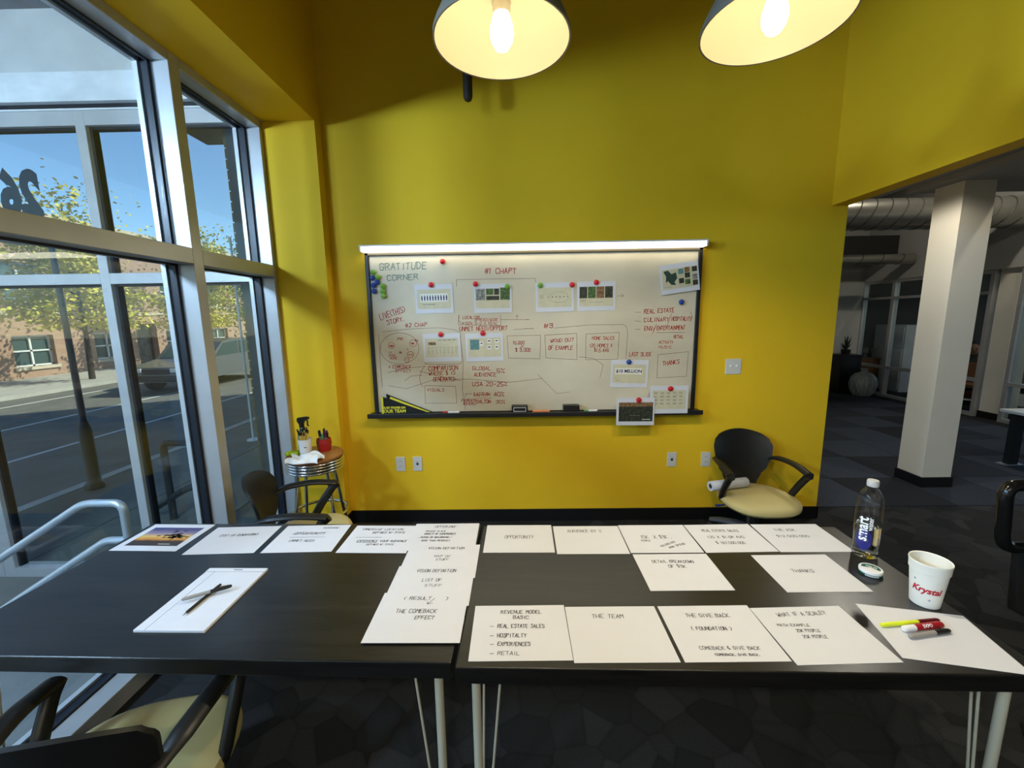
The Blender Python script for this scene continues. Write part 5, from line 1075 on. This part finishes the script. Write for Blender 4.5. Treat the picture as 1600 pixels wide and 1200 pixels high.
# ---------------------------------------------------------------- stool by the window and what stands on it
SX, SY, SZ = -1.405, 2.76, .700
st = thing('bar_stool', 'chrome bar stool with tan padded seat by the window', 'stool', (SX, SY, 0))
MB().lathe([(.168, SZ-.034), (.178, SZ-.030), (.184, SZ-.020), (.182, SZ-.010), (.168, SZ-.002), (.12, SZ), (.0005, SZ+.001)], 48).build('seat', 'tan_vinyl', st, True)
MB().lathe([(.160, SZ-.110), (.176, SZ-.108), (.176, SZ-.032), (.165, SZ-.030)], 56).build('band', 'chrome_dark', st, True)
for k in range(4):
    MB().tube([(.178*math.cos(2*PI*i/56), .178*math.sin(2*PI*i/56), SZ-.100+k*.0195) for i in range(56)], .0085, 10, close=True).build('band_ring', 'chrome', st, True)
for k in range(4):
    a = PI/4+k*PI/2+.2; c, s = math.cos(a), math.sin(a)
    lg = MB().tube([(c*.13, s*.13, SZ-.10), (c*.17, s*.17, .30), (c*.215, s*.215, .0)], .0125, 12).build('leg', 'chrome', st, True)
    MB().lathe([(.016, 0), (.016, .02)], 12, (c*.215, s*.215, 0)).build('foot', 'slot_dark', lg)
MB().tube([(.185*math.cos(2*PI*i/40), .185*math.sin(2*PI*i/40), .27) for i in range(40)], .0115, 10, close=True).build('foot_ring', 'chrome', st, True)
# white cup with pencils
wc = thing('pencil_cup', 'white plastic cup full of pencils on the stool', 'cup', (-1.430, 2.69, SZ+.001))
MB().lathe([(.030, 0), (.034, .004), (.044, .112), (.045, .118), (.042, .118), (.033, .010), (.0005, .008)], 32).build('shell', 'white_plastic', wc, True)
MB().box(.012, .030, -.0425, -.041, .068, .072).build('print', 'ink', wc)
rn = random.Random(9)
for k in range(18):
    a = k*2.4; r = .008+.024*((k*7) % 18)/18; lean = Vector((math.cos(a)*r*1.0, math.sin(a)*r*1.0, 0)); H = .160+rn.uniform(0, .025)
    t = thing('pencil', 'yellow pencil with black end in the white cup', 'pencil', (-1.430+math.cos(a)*r*.5, 2.69+math.sin(a)*r*.5, SZ+.012), 0, 'pencils in the white cup')
    tp = lean; MB().tube([(0, 0, 0), (tp.x, tp.y, H-.022)], .0036, 6).build('shaft', 'pencil_yellow', t)
    q0 = (tp.x*(H-.022)/(H-.022), tp.y, H-.022); q1 = (tp.x*1.12, tp.y*1.12, H); MB().tube([q0, q1], .0045, 8).build('end', 'ink', t)
# red cup with markers
rc = thing('pen_cup', 'red six sided cup full of markers on the stool', 'cup', (-1.355, 2.80, SZ+.001), .3)
MB().lathe([(.040, 0), (.050, .055), (.046, .090), (.043, .090), (.046, .055), (.036, .006), (.0005, .006)], 6).build('shell', 'red_plastic', rc)
cols_ = ['black_plastic', 'purple_plastic', 'black_plastic', 'white_plastic', 'dark_red', 'black_plastic', 'green_plastic', 'purple_plastic']
names_ = ['black', 'purple', 'black', 'white', 'dark red', 'black', 'green', 'purple']
for k in range(8):
    a = k*PI/4+.2; r = .022
    t = thing('marker', names_[k]+' capped marker standing in the red cup', 'marker', (-1.355+math.cos(a)*r*.7, 2.80+math.sin(a)*r*.7, SZ+.010), 0, names_[k]+' markers in the red cup')
    l = (math.cos(a)*.012, math.sin(a)*.012); H = .118+.012*(k % 3)
    MB().tube([(0, 0, 0), (l[0]*.7, l[1]*.7, H*.7)], .0065, 10).build('barrel', 'pen_grey', t, True); MB().tube([(l[0]*.7, l[1]*.7, H*.7), (l[0], l[1], H)], .0072, 10).build('cap', cols_[k], t, True)
# spray bottle
sb = thing('spray_bottle', 'teal spray bottle with a black trigger on the stool', 'bottle', (-1.500, 2.80, SZ+.001), math.radians(0))
MB().lathe([(.030, 0), (.034, .006), (.034, .10), (.028, .135), (.014, .16), (.013, .175)], 24).build('body', 'teal_plastic', sb, True)
MB().lathe([(.017, .170), (.017, .192), (.012, .196)], 20).build('collar', 'black_plastic', sb, True)
MB().prism([(-.028, -.010, .215), (-.024, -.010, .236), (.030, -.010, .244), (.052, -.010, .242), (.054, -.010, .226), (.030, -.010, .222), (.014, -.010, .192), (-.014, -.010, .192)], (0, 1, 0), .020).build('spray_head', 'black_plastic', sb)
MB().tube([(.034, 0, .226), (.044, 0, .210), (.040, 0, .190), (.048, 0, .176)], .0055, 8).build('trigger', 'black_plastic', sb, True)
# sponge and cloth
tag(MB().rbox(-.045, .045, -.032, .032, 0, .022, .006).build('sponge', 'sponge_green', None, True, (-1.530, 2.715, SZ+.001)), 'lime green sponge at the left of the stool seat', 'sponge')
m = MB(); rn = random.Random(6); ph = [rn.uniform(0, 6) for _ in range(6)]
def cl(s, v):
    x = -.11+.22*s; y = -.07+.13*v; edge = max(0, .10-v)*1.0
    z = .006+.010*abs(math.sin(9*s+ph[0]+3*v))+.012*abs(math.sin(7*v+ph[1]+4*s))+.03*math.exp(-((s-.65)**2+(v-.75)**2)*14)
    if v < .25: z -= (.25-v)*.10; 
    return (x+.012*math.sin(9*v+ph[2]), y+.012*math.sin(8*s+ph[3]), max(z, .003))
m.grid(cl, 34, 24); n = len(m.v); k_ = list(m.v); m.v += [(x, y, z-.002) for x, y, z in k_]; m.f += [tuple(i+n for i in f[::-1]) for f in list(m.f)]
tag(m.build('cloth', 'cloth_white', None, True, (-1.385, 2.596, SZ+.001)), 'crumpled white cloth on the front of the stool seat', 'cloth')
